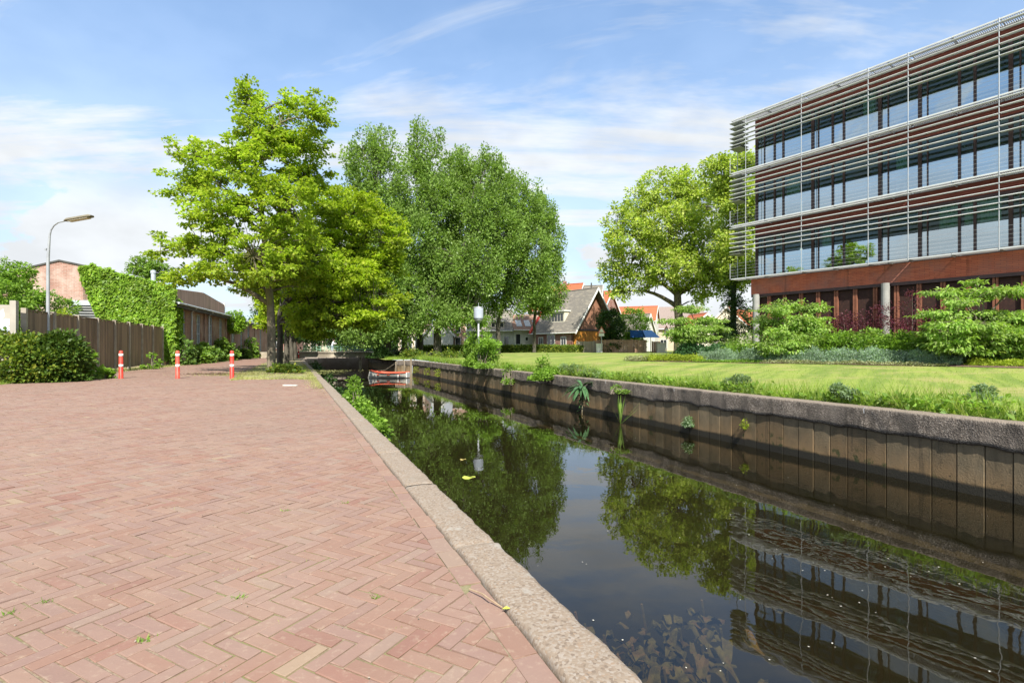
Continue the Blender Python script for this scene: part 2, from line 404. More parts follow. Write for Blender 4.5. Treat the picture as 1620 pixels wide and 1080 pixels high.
lawn_grid('lawn', [7.5, 8, 8.6, 9.3, 10.12], [46.4+i for i in range(18)])

# ------------------------------------------------------------------ paved road of clinker bricks
def clinker_mat():
    m, N = newmat('clinker'); P = pos(N); k = rnd(N)
    col = N.ramp(k, [(0, (.232, .134, .098)), (.12, (.250, .155, .122)), (.24, (.215, .118, .085)), (.36, (.256, .160, .118)), (.46, (.222, .138, .118)), (.58, (.236, .126, .090)), (.68, (.240, .152, .124)), (.78, (.205, .125, .105)), (.86, (.225, .105, .078)), (.905, (.240, .175, .142)), (.95, (.245, .188, .145)), (.968, (.198, .090, .068)), (.99, (.300, .232, .150))], 'CONSTANT')
    col = N.mix(.40, col, (.232, .146, .116))
    a = N.noise(P, 1.1, 5., .6); b = N.noise(P, 26., 5., .65); c = N.noise(P, 120., 3., .6)
    col = N.mix(N.rng(a, .4, .68, 0., .5), col, (.265, .185, .145))
    col = N.mix(N.rng(N.noise(P, .35, 3.), .44, .66, 0., .4), col, (.205, .142, .115))
    col = N.mix(N.rng(b, .52, .76, 0., .5), col, (.36, .28, .21))
    col = N.mix(N.rng(N.noise(P, 7., 4.), .62, .74, 0., .5), col, (.27, .17, .135))
    col = N.mix(N.rng(c, .62, .8, 0., .35), col, (.22, .14, .11))
    col = N.mix(N.rng(N.noise(N.scale(P, (1., .6, 1.)), .8, 6., .7, .6), .60, .74, 0., .5), col, (.15, .105, .08))
    col = N.mix(N.rng(N.noise(P, 3.1, 5., .7), .63, .74, 0., .55), col, (.34, .27, .21))
    s = N.n('BsdfPrincipled', i_Roughness=.85); N.set(s.inputs[0], col)
    hgt = N.math('ADD', b, N.math('MULTIPLY', c, .5))
    bp = N.n('Bump', i_Strength=.35, i_Distance=.004); N.set(bp.inputs['Height'], hgt); N.set(s.inputs['Normal'], bp.outputs[0])
    finish(N, s); return m
M_BRICK = clinker_mat()
def joint_mat():
    m, N = newmat('joint_sand'); P = pos(N)
    col = N.mix(N.rng(N.noise(P, 30., 4., .7), .35, .65), (.27, .215, .155), (.15, .11, .075))
    col = N.mix(N.rng(N.noise(P, 1.4, 5., .65), .47, .62, 0., .85), col, (.15, .16, .055))
    s = N.n('BsdfPrincipled', i_Roughness=1.); N.set(s.inputs[0], col); finish(N, s); return m
M_JOINT = joint_mat()
WV = -10.35                                              # verge edge, in the road frame
def in_road(x, y, m=.0):
    w = x*math.cos(TR)-y*math.sin(TR)
    return w > WV+m+.06*mnoise.noise((y*.8, 1, 2)) and canw(x, y) < .80-m
A0 = can(-6, .82); A1 = can(62, .82)
sheet_pts = [can(-3, .82, -.005), can(60, .82, -.005), road(66, WV-.05, -.005), road(-9, WV-.05, -.005)]
ROAD = build(MB().add(sheet_pts, [(0, 1, 2, 3)]), 'road', M_JOINT, kind='structure')
BA = TR+R(45)                                            # brick axis a: right and away
ea = np.array((math.sin(BA), math.cos(BA))); eb = np.array((math.cos(BA), -math.sin(BA)))
bricks = []
PW, BG = .0655, .0052
nn = 640
for i in range(-nn, nn):
    for j in range(-nn, nn):
        k = (i-j) % 6
        if k not in (0, 5): continue
        ci, cj, hz = (i+1.5, j+.5, 1) if k == 0 else (i+.5, j+1.5, 0)
        x = (ci*ea[0]+cj*eb[0])*PW; y = (ci*ea[1]+cj*eb[1])*PW
        if y < .1 or y > 33 or not in_road(x, y, -.04): continue
        if abs(x) > 1.25*y+2.5: continue
        bricks.append((x, y, hz))
bricks.sort(key=lambda b: b[0]**2+b[1]**2)
def seen(x, y): return y > 1.62 and abs(x)/y < .99
near = [b for b in bricks if seen(b[0], b[1])]
near = set([b for b in near if canw(b[0], b[1]) < .6][:262])
def brick_verts(x, y, ang, L, Wd, z, tx, ty, rough=1.):
    a = np.array((math.sin(ang), math.cos(ang))); b = np.array((math.cos(ang), -math.sin(ang)))
    out = []
    for (e, zz_) in ((0., -.03), (0., -.002), (.0018, 0.)):
        for sx, sy in ((-1, -1), (1, -1), (1, 1), (-1, 1)):
            l = sx*(L/2-e); w = sy*(Wd/2-e)
            j1, j2 = random.gauss(0, .0014), random.gauss(0, .0014); out.append((x+a[0]*(l+j1)+b[0]*(w+j2), y+a[1]*(l+j1)+b[1]*(w+j2), z+zz_+tx*l+ty*w+random.gauss(0, .0006)))
    return out
BF = [(8, 11, 10, 9)]+[(4+i, 4+(i+1) % 4, (i+1) % 4, i) for i in range(4)]+[(8+i, 8+(i+1) % 4, 4+(i+1) % 4, 4+i) for i in range(4)]
BF = [f[::-1] for f in BF]
def lift(x, y): return 0*mnoise.noise((x*.5, y*.5, 0))
far = MB(); protos = []
for q in range(10):
    mb = MB(); mb.add(brick_verts(0, 0, 0, 3*PW-BG+random.uniform(-.004, .002), PW-BG+random.uniform(-.004, .001), 0, random.uniform(-.008, .008), random.uniform(-.016, .016)), BF)
    me = bpy.data.meshes.new('brick'); me.from_pydata(mb.v, [], mb.f); me.materials.append(M_BRICK); protos.append(me)
for b in bricks:
    x, y, hz = b
    x += random.gauss(0, .0012); y += random.gauss(0, .0012)
    ang = (BA if hz else BA+PI/2)+random.gauss(0, .012)
    if b in near:
        o = link('brick', protos[random.randrange(10)], None, ROAD); o.location = (x, y, lift(x, y)*.5+random.gauss(0, .0009)); o.rotation_euler.z = -ang
    elif canw(x, y) > .60:
        pv = brick_verts(x, y, ang, 3*PW-BG, PW-BG, lift(x, y)*.5+random.gauss(0, .0009), 0, 0)[8:12]; cl = []
        for q in range(4):
            a, b = pv[q], pv[(q+1) % 4]; wa, wb = canw(*a[:2])-.716, canw(*b[:2])-.716
            if wa <= 0: cl.append(a)
            if wa*wb < 0: f = wa/(wa-wb); cl.append(tuple(a[i]+(b[i]-a[i])*f for i in range(3)))
        if len(cl) >= 3: far.add([(a, b, c-.03) for a, b, c in cl]+cl, [tuple(range(len(cl), 2*len(cl)))[::-1]]+[(i, len(cl)+i, len(cl)+(i+1) % len(cl), (i+1) % len(cl)) for i in range(len(cl))])
    else:
        far.add(brick_verts(x, y, ang, 3*PW-BG+random.uniform(-.004, .002), PW-BG+random.uniform(-.004, .001), lift(x, y)*.5+random.gauss(0, .0009), random.uniform(-.008, .008), random.uniform(-.016, .016)), BF)
# a straight course of bricks along the kerb
t = -3.
crs = 0
while t < 44:
    L = .205+random.uniform(-.006, .006); p = can(t+L/2, .77+random.gauss(0, .003))
    v = brick_verts(p.x, p.y, TH+random.gauss(0, .014), L-.006, .098, lift(p.x, p.y)*.5+random.gauss(0, .002), random.uniform(-.012, .012), random.uniform(-.02, .02))
    if 1.2 < t < 9:
        mb = MB(); mb.add([(a-p.x, b-p.y, c) for a, b, c in v], BF); o = build(mb, 'brick', M_BRICK, ROAD); o.location = p
    else: far.add(v, BF)
    t += L
build(far, 'brick_paving', M_BRICK, ROAD, kind='stuff')
# far end of the road: one sheet of the same clinkers
build(MB().add([can(35, .7, -.002), can(60, .7, -.002), road(66, WV, -.002), road(37.6, WV, -.002)], [(0, 1, 2, 3)]), 'far_paving', M_BRICK, ROAD)

# ------------------------------------------------------------------ left quay: kerb stones and wall
def kerb_mat():
    m, N = newmat('kerb_concrete'); P = pos(N)
    v = N.n('TexVoronoi', i_Scale=95.); N.set(v.inputs['Vector'], P)
    v2 = N.n('TexVoronoi', i_Scale=38.); N.set(v2.inputs['Vector'], P)
    sp = N.ramp(N.math('FRACT', N.math('MULTIPLY', N.n('SeparateColor', i_0=v.outputs['Color']).outputs[0], 3.7)), [(0, (0.370, 0.303, 0.237)), (.3, (0.444, 0.385, 0.326)), (.52, (0.311, 0.244, 0.185)), (.7, (0.488, 0.444, 0.400)), (.86, (0.200, 0.159, 0.126)), (.94, (0.407, 0.296, 0.207))], 'CONSTANT')
    sp = N.mix(N.rng(v2.outputs['Distance'], .10, .02, 0., .8), sp, (0.170, 0.137, 0.111))
    col = N.mix(.30, sp, (0.222, 0.170, 0.126)); col = N.mix(.45, col, (0.111, 0.080, 0.059))
    a = N.noise(P, 5.5, 5., .62)
    col = N.mix(N.rng(a, .58, .68, 0., .85), col, (0.296, 0.274, 0.244))
    col = N.mix(N.rng(N.noise(P, 1.9, 5., .6), .52, .7, 0., .55), col, (0.222, 0.185, 0.148))
    s = N.n('BsdfPrincipled', i_Roughness=.95); N.set(s.inputs[0], col)
    hgt = N.math('ADD', N.noise(P, 40., 5., .7), N.math('MULTIPLY', v.outputs['Distance'], -.6))
    bp = N.n('Bump', i_Strength=.45, i_Distance=.004); N.set(bp.inputs['Height'], hgt); N.set(s.inputs['Normal'], bp.outputs[0])
    finish(N, s); return m
M_KERB = kerb_mat()
QUAY = empty('quay_wall', can(0, .94, WATER), 'left canal quay wall capped with rough pale aggregate kerb stones', 'quay wall')
def fbm(p, o=4):
    return mnoise.fractal(p, .8, 2.0, o)
for sgm in range(-5, 42):
    t0, t1 = sgm*1.38, (sgm+1)*1.38-.009; mz, mw = random.gauss(0, .0025), random.gauss(0, .004)
    dt = .035 if 0 <= sgm < 8 else (.09 if sgm < 16 else .3)
    n = int((t1-t0)/dt); prof = [(.826, -.03), (.828, .004), (.838, .018), (.875, .021), (.905, .021), (.935, .022), (.965, .021), (.995, .020), (1.03, .019), (1.05, .014), (1.058, -.008), (1.06, -.09), (1.06, -.22)]
    mb = MB(); k = len(prof)
    for i in range(n+1):
        t = t0+(t1-t0)*i/n
        for jj, (w, z) in enumerate(prof):
            p = can(t, w, z); d = fbm(Vector((p.x*9, p.y*9, z*5)), 5)
            dz_ = .003*d+.0008*mnoise.noise((p.x*40, p.y*40, 0)) if 1 < jj < 10 else 0
            dw = (.012*fbm(Vector((p.x*7, p.y*7, 3)), 4)) if jj >= 8 else (.006*d if jj < 3 else 0)
            e_ = min(t-t0, t1-t); q = can(t, w+dw+mw*(w > .9), z+dz_+mz-(.010*(1-e_/.03) if e_ < .03 and jj > 0 else 0)); mb.v.append(tuple(q))
    for i in range(n):
        for jj in range(k-1): mb.f.append((i*k+jj, i*k+jj+1, (i+1)*k+jj+1, (i+1)*k+jj))
    build(mb, 'kerb_stone', M_KERB, QUAY, True)
M_WALLD = mat('quay_concrete', (.20, .17, .14), (.13, .11, .09), 3, .9, .5, 20, c3=(.10, .095, .05))
build(MB().obox(can(-7, .70, -2.3), can(70, 0)-can(0, 0), can(0, .32)-can(0, 0), (0, 0, 2.2)), 'wall_face', M_WALLD, QUAY)

# ------------------------------------------------------------------ right canal wall: coping and upright panels
def panel_mat():
    m, N = newmat('wall_panel'); P = pos(N); k = rnd(N)
    sp = N.n('SeparateXYZ'); N.set(sp.inputs[0], P); z = sp.outputs[2]
    zn = N.math('ADD', z, N.math('MULTIPLY', N.math('SUBTRACT', N.math('MULTIPLY_ADD', k, .55, N.math('MULTIPLY', N.noise(N.scale(P, (1, 1, .6)), 5., 6., .65), .6)), .58), .75))
    base = N.mix(N.rng(N.noise(N.scale(P, (1, 1, .3)), 4., 5., .65), .35, .66), (0.118, 0.093, 0.057), (0.180, 0.136, 0.083))
    base = N.mix(N.rng(zn, -.50, -1.12, 0., .85), base, (0.248, 0.157, 0.075))
    base = N.mix(N.rng(N.noise(P, 1.3, 5.), .5, .68, 0., .7), base, (0.093, 0.075, 0.046))
    base = N.mix(N.rng(N.noise(P, 11., 5., .7), .6, .72, 0., .8), base, (0.037, 0.029, 0.018))
    base = N.mix(N.rng(N.noise(N.scale(P, (1, 1, .08)), 9., 4., .6), .56, .70, 0., .6), base, (0.043, 0.035, 0.022))
    base = N.mix(N.rng(N.noise(N.scale(P, (1, 1, .5)), 3.3, 6., .7), .60, .72, 0., .55), base, (0.248, 0.215, 0.161))
    base = N.mix(N.math('MULTIPLY', N.rng(zn, -.95, -1.1), N.rng(N.noise(P, 6., 4.), .5, .62)), base, (0.062, 0.067, 0.021))
    wet = N.math('ADD', z, N.math('MULTIPLY', N.math('SUBTRACT', N.noise(P, 3., 5., .7), .5), .10))
    base = N.mix(N.rng(wet, -1.0, -1.07), base, (.016, .014, .009))
    v = N.n('VectorMath', operation='SCALE'); N.set(v.inputs[0], base); N.set(v.inputs['Scale'], N.math('MULTIPLY_ADD', k, .55, .68))
    s = N.n('BsdfPrincipled', i_Roughness=.85); N.set(s.inputs[0], v.outputs[0])
    hgt = N.noise(P, 34., 5., .7)
    bp = N.n('Bump', i_Strength=.8, i_Distance=.012); N.set(bp.inputs['Height'], hgt); N.set(s.inputs['Normal'], bp.outputs[0])
    finish(N, s); return m
def coping_mat():
    m, N = newmat('coping_concrete'); P = pos(N)
    v = N.n('TexVoronoi', i_Scale=55.); N.set(v.inputs['Vector'], P)
    sp = N.ramp(N.n('SeparateColor', i_0=v.outputs['Color']).outputs[0], [(0, (0.125, 0.103, 0.088)), (.4, (0.234, 0.198, 0.168)), (.66, (0.058, 0.049, 0.041)), (.84, (0.406, 0.353, 0.307))], 'CONSTANT')
    col = N.mix(.4, sp, (0.195, 0.160, 0.131))
    col = N.mix(N.rng(N.noise(N.scale(P, (1, 1, .28)), 2.4, 6., .65), .44, .62, 0., .75), col, (0.035, 0.030, 0.026))
    col = N.mix(N.rng(N.noise(N.scale(P, (1, 1, .3)), 1.2, 5., .6), .52, .7, 0., .7), col, (0.281, 0.236, 0.201))
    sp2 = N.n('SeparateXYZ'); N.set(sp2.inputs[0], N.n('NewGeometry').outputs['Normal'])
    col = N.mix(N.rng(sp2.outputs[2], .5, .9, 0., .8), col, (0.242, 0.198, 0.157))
    s = N.n('BsdfPrincipled', i_Roughness=.95); N.set(s.inputs[0], col)
    bp = N.n('Bump', i_Strength=1., i_Distance=.012); N.set(bp.inputs['Height'], N.math('ADD', N.noise(P, 26., 5., .7), v.outputs['Distance'])); N.set(s.inputs['Normal'], bp.outputs[0])
    finish(N, s); return m
M_PANEL, M_COP = panel_mat(), coping_mat()
RW = empty('canal_wall', can(0, 9.9, WATER), 'long canal wall of upright brown panels under a broken grey concrete coping', 'canal wall')
def wall_run(P0, P1, seg, pw, back, first=0):
    P0, P1 = Vector(P0), Vector(P1); d = P1-P0; L = d.length; d.normalize(); nrm = Vector((d.y, -d.x, 0))
    if nrm.dot(back) < 0: nrm = -nrm                      # nrm points away from the water
    s = 0.
    while s < L-.02:                                     # panels
        w = min(pw*random.uniform(.96, 1.04), L-s); o = random.uniform(0, .014)
        a = P0+d*(s+.005)+nrm*(.035+o); mb = MB()
        b = a+d*(w-.01); e = .008
        for z in (-1.75, -.32):
            for q in (a+nrm*e, a+d*e, b-d*e, b+nrm*e, b+nrm*.1, a+nrm*.1): mb.v.append((q.x, q.y, z))
        mb.f = [tuple(range(6))[::-1], tuple(range(6, 12))]+[(i, (i+1) % 6, 6+(i+1) % 6, 6+i) for i in range(6)]
        build(mb, 'wall_panel', M_PANEL, RW); s += w
    build(MB().obox(P0+nrm*.15+Vector((0, 0, -2.3)), d*L, nrm*.15, (0, 0, 2.15)), 'backing', M_WALLD, RW)
    s = 0.
    while s < L-.02:                                     # coping
        w = min(seg*random.uniform(.75, 1.25), L-s)
        if L-s-w < .8: w = L-s
        n = max(4, int(w/.07)); mb = MB(); rows = [-1, .78, .6, .45, .3, .15, .05, .0]
        k = 12; ph = random.uniform(0, 50)
        for i in range(n+1):
            t = s+.004+(w-.008)*i/n; P = P0+d*t
            hang = .43+.07*mnoise.noise((t*.55+ph*0, 3, P0.x))+.045*mnoise.noise((t*2.1, 7, 1))+.02*mnoise.noise((t*7, 2, 1))
            prof = [(.14, -hang+.01), (.03, -hang), (.0, -hang+.03)]+[(.0, -hang*f) for f in (.8, .6, .4, .22, .1)]+[(.005, -.028), (.03, -.008), (.17, .002), (.32, -.004)]
            for jj, (w_, z) in enumerate(prof):
                q = P+nrm*w_; f = fbm(Vector((q.x*2.5, q.y*2.5, z*3+1)), 5)
                off = -.022*f if 1 <= jj <= 9 else 0
                dz_ = .008*fbm(Vector((q.x*4, q.y*4, 0)), 3) if jj >= 9 else 0
                q = q+nrm*off; mb.v.append((q.x, q.y, z+dz_+.006*mnoise.noise((t*.2, 0, 4))))
        for i in range(n):
            for jj in range(k-1): mb.f.append((i*k+jj, i*k+jj+1, (i+1)*k+jj+1, (i+1)*k+jj))
        build(mb, 'coping_stone', M_COP, RW, True); s += w
rt = can(0, 1)-can(0, 0)
wall_run(can(-8, 9.8), can(46, 9.8), 4.2, .36, rt)
wall_run(can(46.12, 8.5), can(46.12, 9.8), 3, .4, can(1, 0)-can(0, 0))
wall_run(can(46.3, 8.5), can(58, 7.6), 4, .45, rt)
PILE = mat('old_timber', (.30, .25, .19), (.2, .165, .12), 5, .95, .7, 20, vec=(1, 1, .2))
for i, (t_, w_, h_, r_) in enumerate(((45.85, 9.66, .1, .1), (45.5, 9.0, .02, .06), (45.9, 8.35, -.1, .055))):
    p = can(t_, w_)
    build(MB().tube([p+Vector((0, 0, -2.2)), p+Vector((.02, 0, -.5)), p+Vector((.01, 0, h_))], [r_, r_, r_*.92], 10), 'mooring_pile', PILE, at=p+Vector((0, 0, -1.2)),
          label=('thick timber mooring pile at the corner of the canal wall', 'thin timber pile standing in the water before the wall end', 'thin timber pile beside the bow end of the wall corner')[i], cat='pile', group='mooring piles')
# ------------------------------------------------------------------ office building with louvres
OC = Vector((15.38, 34.5, 0)); od = Vector((-math.sin(TB), -math.cos(TB), 0)); on = Vector((-od.y*-1, 0, 0))
od = Vector((.582, -.813, 0)); on = Vector((-.813, -.582, 0))     # along the front towards the viewer; outward
OFF = empty('office_building', OC+Vector((0, 0, .5)), 'modern red brick office with white steel louvre screens over three glazed floors', 'office building')
def fo(s, d, z): return OC+od*s+on*d+Vector((0, 0, z))    # s along, d outward (0 = post plane)
def fbox(mb, s0, s1, d0, d1, z0, z1): return mb.obox(fo(s0, d0, z0), od*(s1-s0), on*(d1-d0), (0, 0, z1-z0))
Z = [5.70, 9.25, 12.80, 16.35]; GP = -.95                  # levels; glass plane
POSTS = [0, 3.55, 7.1, 8.93, 12.46, 16.0, 19.55]
M_LOUV = mat('louvre_white', (.62, .64, .66), (.55, .57, .59), 2, .4)
M_GRILLE = mat('grille_grey', (.33, .34, .35), (.27, .28, .29), 2, .5)
M_FRAME = mat('frame_dark', (.045, .028, .03), (.06, .035, .035), 2, .45)
M_TERRA = mat('terracotta', (.21, .062, .042), (.15, .045, .032), 6, .8, vec=(1, 1, 6))
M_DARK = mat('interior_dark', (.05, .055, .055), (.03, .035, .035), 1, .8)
M_CEIL = mat('interior_ceiling', (.50, .56, .53), (.42, .48, .45), 1, .8)
M_FLOOR = mat('interior_floor', (.12, .12, .12), (.10, .10, .10), 1, .8)
M_CURT = mat('curtain', (.42, .55, .48), (.36, .48, .42), 3, .9, vec=(6, 6, .2))
M_FBRICK = brick_wall_mat('office_brick', (.33, .085, .045), (.42, .12, .06), (.10, .035, .025), math.atan2(.813, .582), .085, .42)
M_RUST = mat('rust_steel', (.27, .11, .065), (.2, .08, .05), 4, .8, .2)
M_SCREEN = mat('brown_mesh', (.045, .022, .018), (.03, .015, .012), 40, .8, c3=(.06, .028, .02))
M_CONC = mat('column_concrete', (.33, .33, .31), (.26, .26, .25), 2, .8, .2)
def glass_mat(name, tint, refl, body):
    m, N = newmat(name); P = pos(N)
    bp = N.n('Bump', i_Strength=.05, i_Distance=.05); N.set(bp.inputs['Height'], N.noise(P, .8, 2.))
    gl = N.n('BsdfGlossy', i_Roughness=.01); gl.inputs[0].default_value = (.82, .94, 1, 1); N.set(gl.inputs['Normal'], bp.outputs[0])
    tr = N.n('BsdfTransparent'); tr.inputs[0].default_value = (*tint, 1)
    fr = N.n('Fresnel', i_IOR=1.5); f = N.math('ADD', N.math('MULTIPLY', fr.outputs[0], 1.1), refl, clamp=True)
    x = N.n('MixShader'); N.set(x.inputs[0], f); N.set(x.inputs[1], tr.outputs[0]); N.set(x.inputs[2], gl.outputs[0])
    finish(N, x.outputs[0]); return m
M_GLASS = glass_mat('office_glass', (.40, .50, .48), .46, None)
M_GLASS_SHADE = glass_mat('shade_band_glass', (.62, .78, .72), .0, None)  # duller copy of the office glass, shade behind the louvres put into it
M_WIN = glass_mat('house_glass', (.45, .48, .48), .2, None)
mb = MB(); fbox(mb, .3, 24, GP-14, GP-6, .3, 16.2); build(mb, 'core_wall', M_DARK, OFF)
mb = MB(); fbox(mb, .25, 24, GP-14, GP+.08, 16.18, 16.38); build(mb, 'roof', M_GRILLE, OFF)
for k in range(3):
    z0, z1 = Z[k], Z[k+1]
    mb = MB(); fbox(mb, .25, 24, GP-6.2, GP-.05, z0-.06, z0+.06); build(mb, 'floor_slab', M_FLOOR, OFF)
    mb = MB(); fbox(mb, .25, 24, GP-6.1, GP-.06, z1-.9, z1-.84); build(mb, 'ceiling', M_CEIL, OFF)
    mb = MB(); fbox(mb, .12, 24, GP-.06, GP+.02, z1-.72, z1-.02)          # red band of horizontal rods
    for i in range(7): fbox(mb, .12, 24, GP+.02, GP+.055, z1-.70+i*.092, z1-.65+i*.092)
    build(mb, 'spandrel', M_TERRA, OFF)
    mb = MB(); fbox(mb, .1, 24, GP-.06, GP+.03, z1-.86, z1-.723); build(mb, 'head_rail', M_FRAME, OFF)
    mb = MB(); fbox(mb, .1, 24, GP-.05, GP+.03, z0+.02, z0+.14); build(mb, 'sill', M_FRAME, OFF)
    edges = []
    for i in range(6):
        a, b = POSTS[i], POSTS[i+1]; w = b-a
        cuts = [a+.12, a+.22] + ([a+.75, a+1.42, a+1.98] if i == 0 else ([a+.62] if w < 2 else [a+.55, a+(1.85 if i >= 3 else 1.35), a+(2.45 if i >= 3 else 1.95)]))
        for c in cuts[1:]:
            wd = .16 if c == cuts[1] else (.05 if c in (a+.55, a+.75, a+.62) else .11)
            mb = MB(); fbox(mb, c-wd/2, c+wd/2, GP-.08, GP+.06, z0+.14, z1-.86); build(mb, 'mullion', M_FRAME, OFF)
        edges += cuts[1:]
    edges = [.1]+edges+[POSTS[6]+.2]
    for a, b in zip(edges[:-1], edges[1:]):
        mb = MB(); fbox(mb, a+.03, b-.03, GP-.012, GP, z0+.14, z1-2.08); build(mb, 'window_pane', M_GLASS, OFF)
        mb = MB(); fbox(mb, a+.03, b-.03, GP-.012, GP, z1-2.05, z1-.86); build(mb, 'shade_band_pane', M_GLASS_SHADE, OFF)  # pane split off to carry the painted shade band under the gallery
    mb = MB(); fbox(mb, .1, 24, GP-.08, GP+.05, z0+.14+(.0), z0+.19); build(mb, 'transom', M_FRAME, OFF)
    # ceiling lamps and a few things inside
    for s in (2.2, 5.6, 10.2, 13.6):
        mb = MB(); fbox(mb, s, s+.18, GP-3.6, GP-2.0, z1-.96, z1-.91); build(mb, 'lamp_strip', M_CEIL, OFF)
    for s in (1.0, 11.9, 13.2):
        mb = MB(); fbox(mb, s, s+.09, GP-1.7, GP-1.6, z0+.06, z1-.9); build(mb, 'inner_post', WHITE, OFF)
for (s0, s1, k) in ((10.9, 12.3, 0), (9.9, 10.75, 0), (4.2, 4.85, 0), (2.05, 2.9, 1), (6.4, 7.0, 2), (13.1, 14.2, 1), (8.0, 8.5, 1)):
    mb = MB(); n = int((s1-s0)/.07)
    P = [fo(s0+(s1-s0)*i/n, GP-.25+.035*math.sin(i*2.2), 0) for i in range(n+1)]
    for i in range(n): mb.quad(P[i]+Vector((0, 0, Z[k]+.1)), P[i+1]+Vector((0, 0, Z[k]+.1)), P[i+1]+Vector((0, 0, Z[k+1]-.9)), P[i]+Vector((0, 0, Z[k+1]-.9)))
    build(mb, 'curtain', M_CURT, OFF)
# end wall of glass round the corner
mb = MB(); mb.obox(fo(.1, GP-6, Z[0]), on*6.0, od*.03, (0, 0, Z[3]-Z[0])); build(mb, 'end_glazing', M_GLASS, OFF)
# steel screen
for s in POSTS:
    mb = MB(); mb.tube([fo(s, .03, Z[0]-.08), fo(s, .03, Z[3]+.06)], .02, 8); fbox(mb, s-.02, s+.02, -.9, .03, Z[0]-.09, Z[0]-.03)
    build(mb, 'facade_post', STEEL, OFF)
EXT = -1.15                                                 # the louvres run on past the corner
for lv in range(1, 4):
    z1 = Z[lv]
    offs = [.16, .50, .84, 1.16, 1.44, 1.70] if lv == 3 else [.14, .50, .82, 1.13, 1.42, 1.70]
    for i in range(6):
        a, b = POSTS[i]+.035, POSTS[i+1]-.035
        if i == 0: a = EXT
        for o in offs:
            mb = MB(); z = z1-o                            # a slanting blade with a rounded nose
            nose = [fo(a, .05, z+.02), fo(a, .07, z+.008), fo(a, .07, z-.012), fo(a, .05, z-.026), fo(a, -.22, z+.012), fo(a, -.22, z+.024)]
            mb.prism(nose, od*(b-a)); build(mb, 'louvre', M_LOUV, OFF)
    for o in offs+[1.86]:                                  # blades across the end of the gallery
        mb = MB(); z = z1-o-.03
        mb.prism([fo(EXT, .05, z), fo(EXT, -1.05, z+.0), fo(EXT, -1.05, z+.02), fo(EXT, .05, z+.02)], od*.75); build(mb, 'end_louvre', M_GRILLE, OFF)
for lv in range(4):                                        # galleries: edge beam and bar grating
    z = Z[lv]
    for i in range(6):
        a, b = POSTS[i]+.02, POSTS[i+1]-.02
        if i == 0: a = EXT+.1
        h = (a+b)/2
        for (c, e) in ((a, h-.02), (h+.02, b)) if b-a > 2.2 else ((a, b),):
            mb = MB(); fbox(mb, c, e, -.03, .03, z-.03, z+.035); fbox(mb, c, e, GP+.07, GP+.11, z-.03, z+.03); fbox(mb, c, c+.05, GP+.1, -.03, z-.025, z+.025)
            build(mb, 'gallery_frame', M_LOUV, OFF)
            mb = MB(); k = int((e-c)/.075)
            for q in range(k): fbox(mb, c+.03+q*.075, c+.03+q*.075+.028, GP+.11, -.03, z-.02, z+.018)
            build(mb, 'gallery_grating', M_GRILLE, OFF, kind='stuff')
        mb = MB(); fbox(mb, h-.02, h+.02, GP, .0, z-.1, z-.03); build(mb, 'gallery_bracket', M_GRILLE, OFF)
for lv in range(3):                                        # railing wires and their thin end post
    for q in range(5):
        z = Z[lv]+.22+q*.2
        mb = MB(); mb.tube([fo(EXT, .0, z), fo(POSTS[6], .0, z)], .006, 4); build(mb, 'railing_wire', M_GRILLE, OFF)
    mb = MB(); mb.tube([fo(EXT+.02, 0, Z[lv]), fo(EXT+.02, 0, Z[lv]+1.05)], .02, 6); mb.tube([fo(EXT+.02, -.9, Z[lv]), fo(EXT+.02, -.9, Z[lv]+1.9)], .022, 6)
    build(mb, 'end_post', STEEL, OFF)
    for q in range(5):
        z = Z[lv]+.22+q*.2
        mb = MB(); mb.tube([fo(EXT+.02, 0, z), fo(EXT+.02, -.9, z)], .006, 4); build(mb, 'railing_wire', M_GRILLE, OFF)
# brick band and the ground floor screen
mb = MB(); fbox(mb, 0., 24, GP-6, -.62, 4.62, 5.62); build(mb, 'brick_band', M_FBRICK, OFF)
mb = MB(); fbox(mb, .02, 24, -.95, -.60, 4.44, 4.618); build(mb, 'lintel', M_FRAME, OFF)
s = .08; k = 0
while s < 21:
    mb = MB(); fbox(mb, s, s+.085, -.86, -.66, .3, 4.44); fbox(mb, s+.125, s+.21, -.86, -.66, .3, 4.44)
    for q in range(26): fbox(mb, s+.085, s+.125, -.80, -.72, .5+q*.15, .58+q*.15)
    build(mb, 'screen_post', M_RUST, OFF)
    mb = MB(); fbox(mb, s+.22, s+.98, -.80, -.77, .3, 4.42); build(mb, 'mesh_screen', M_SCREEN, OFF)
    s += 1.0; k += 1
for s in (.45, 7.75, 15.2):
    c = fo(s, -.45, .3); mb = MB().tube([c, c+Vector((0, 0, 4.3))], .2, 16); build(mb, 'concrete_column', M_CONC, OFF)
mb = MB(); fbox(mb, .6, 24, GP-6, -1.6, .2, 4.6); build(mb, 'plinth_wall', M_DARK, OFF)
for s in (1.2, 2.3):                                       # round lamps seen through the first bays
    pass

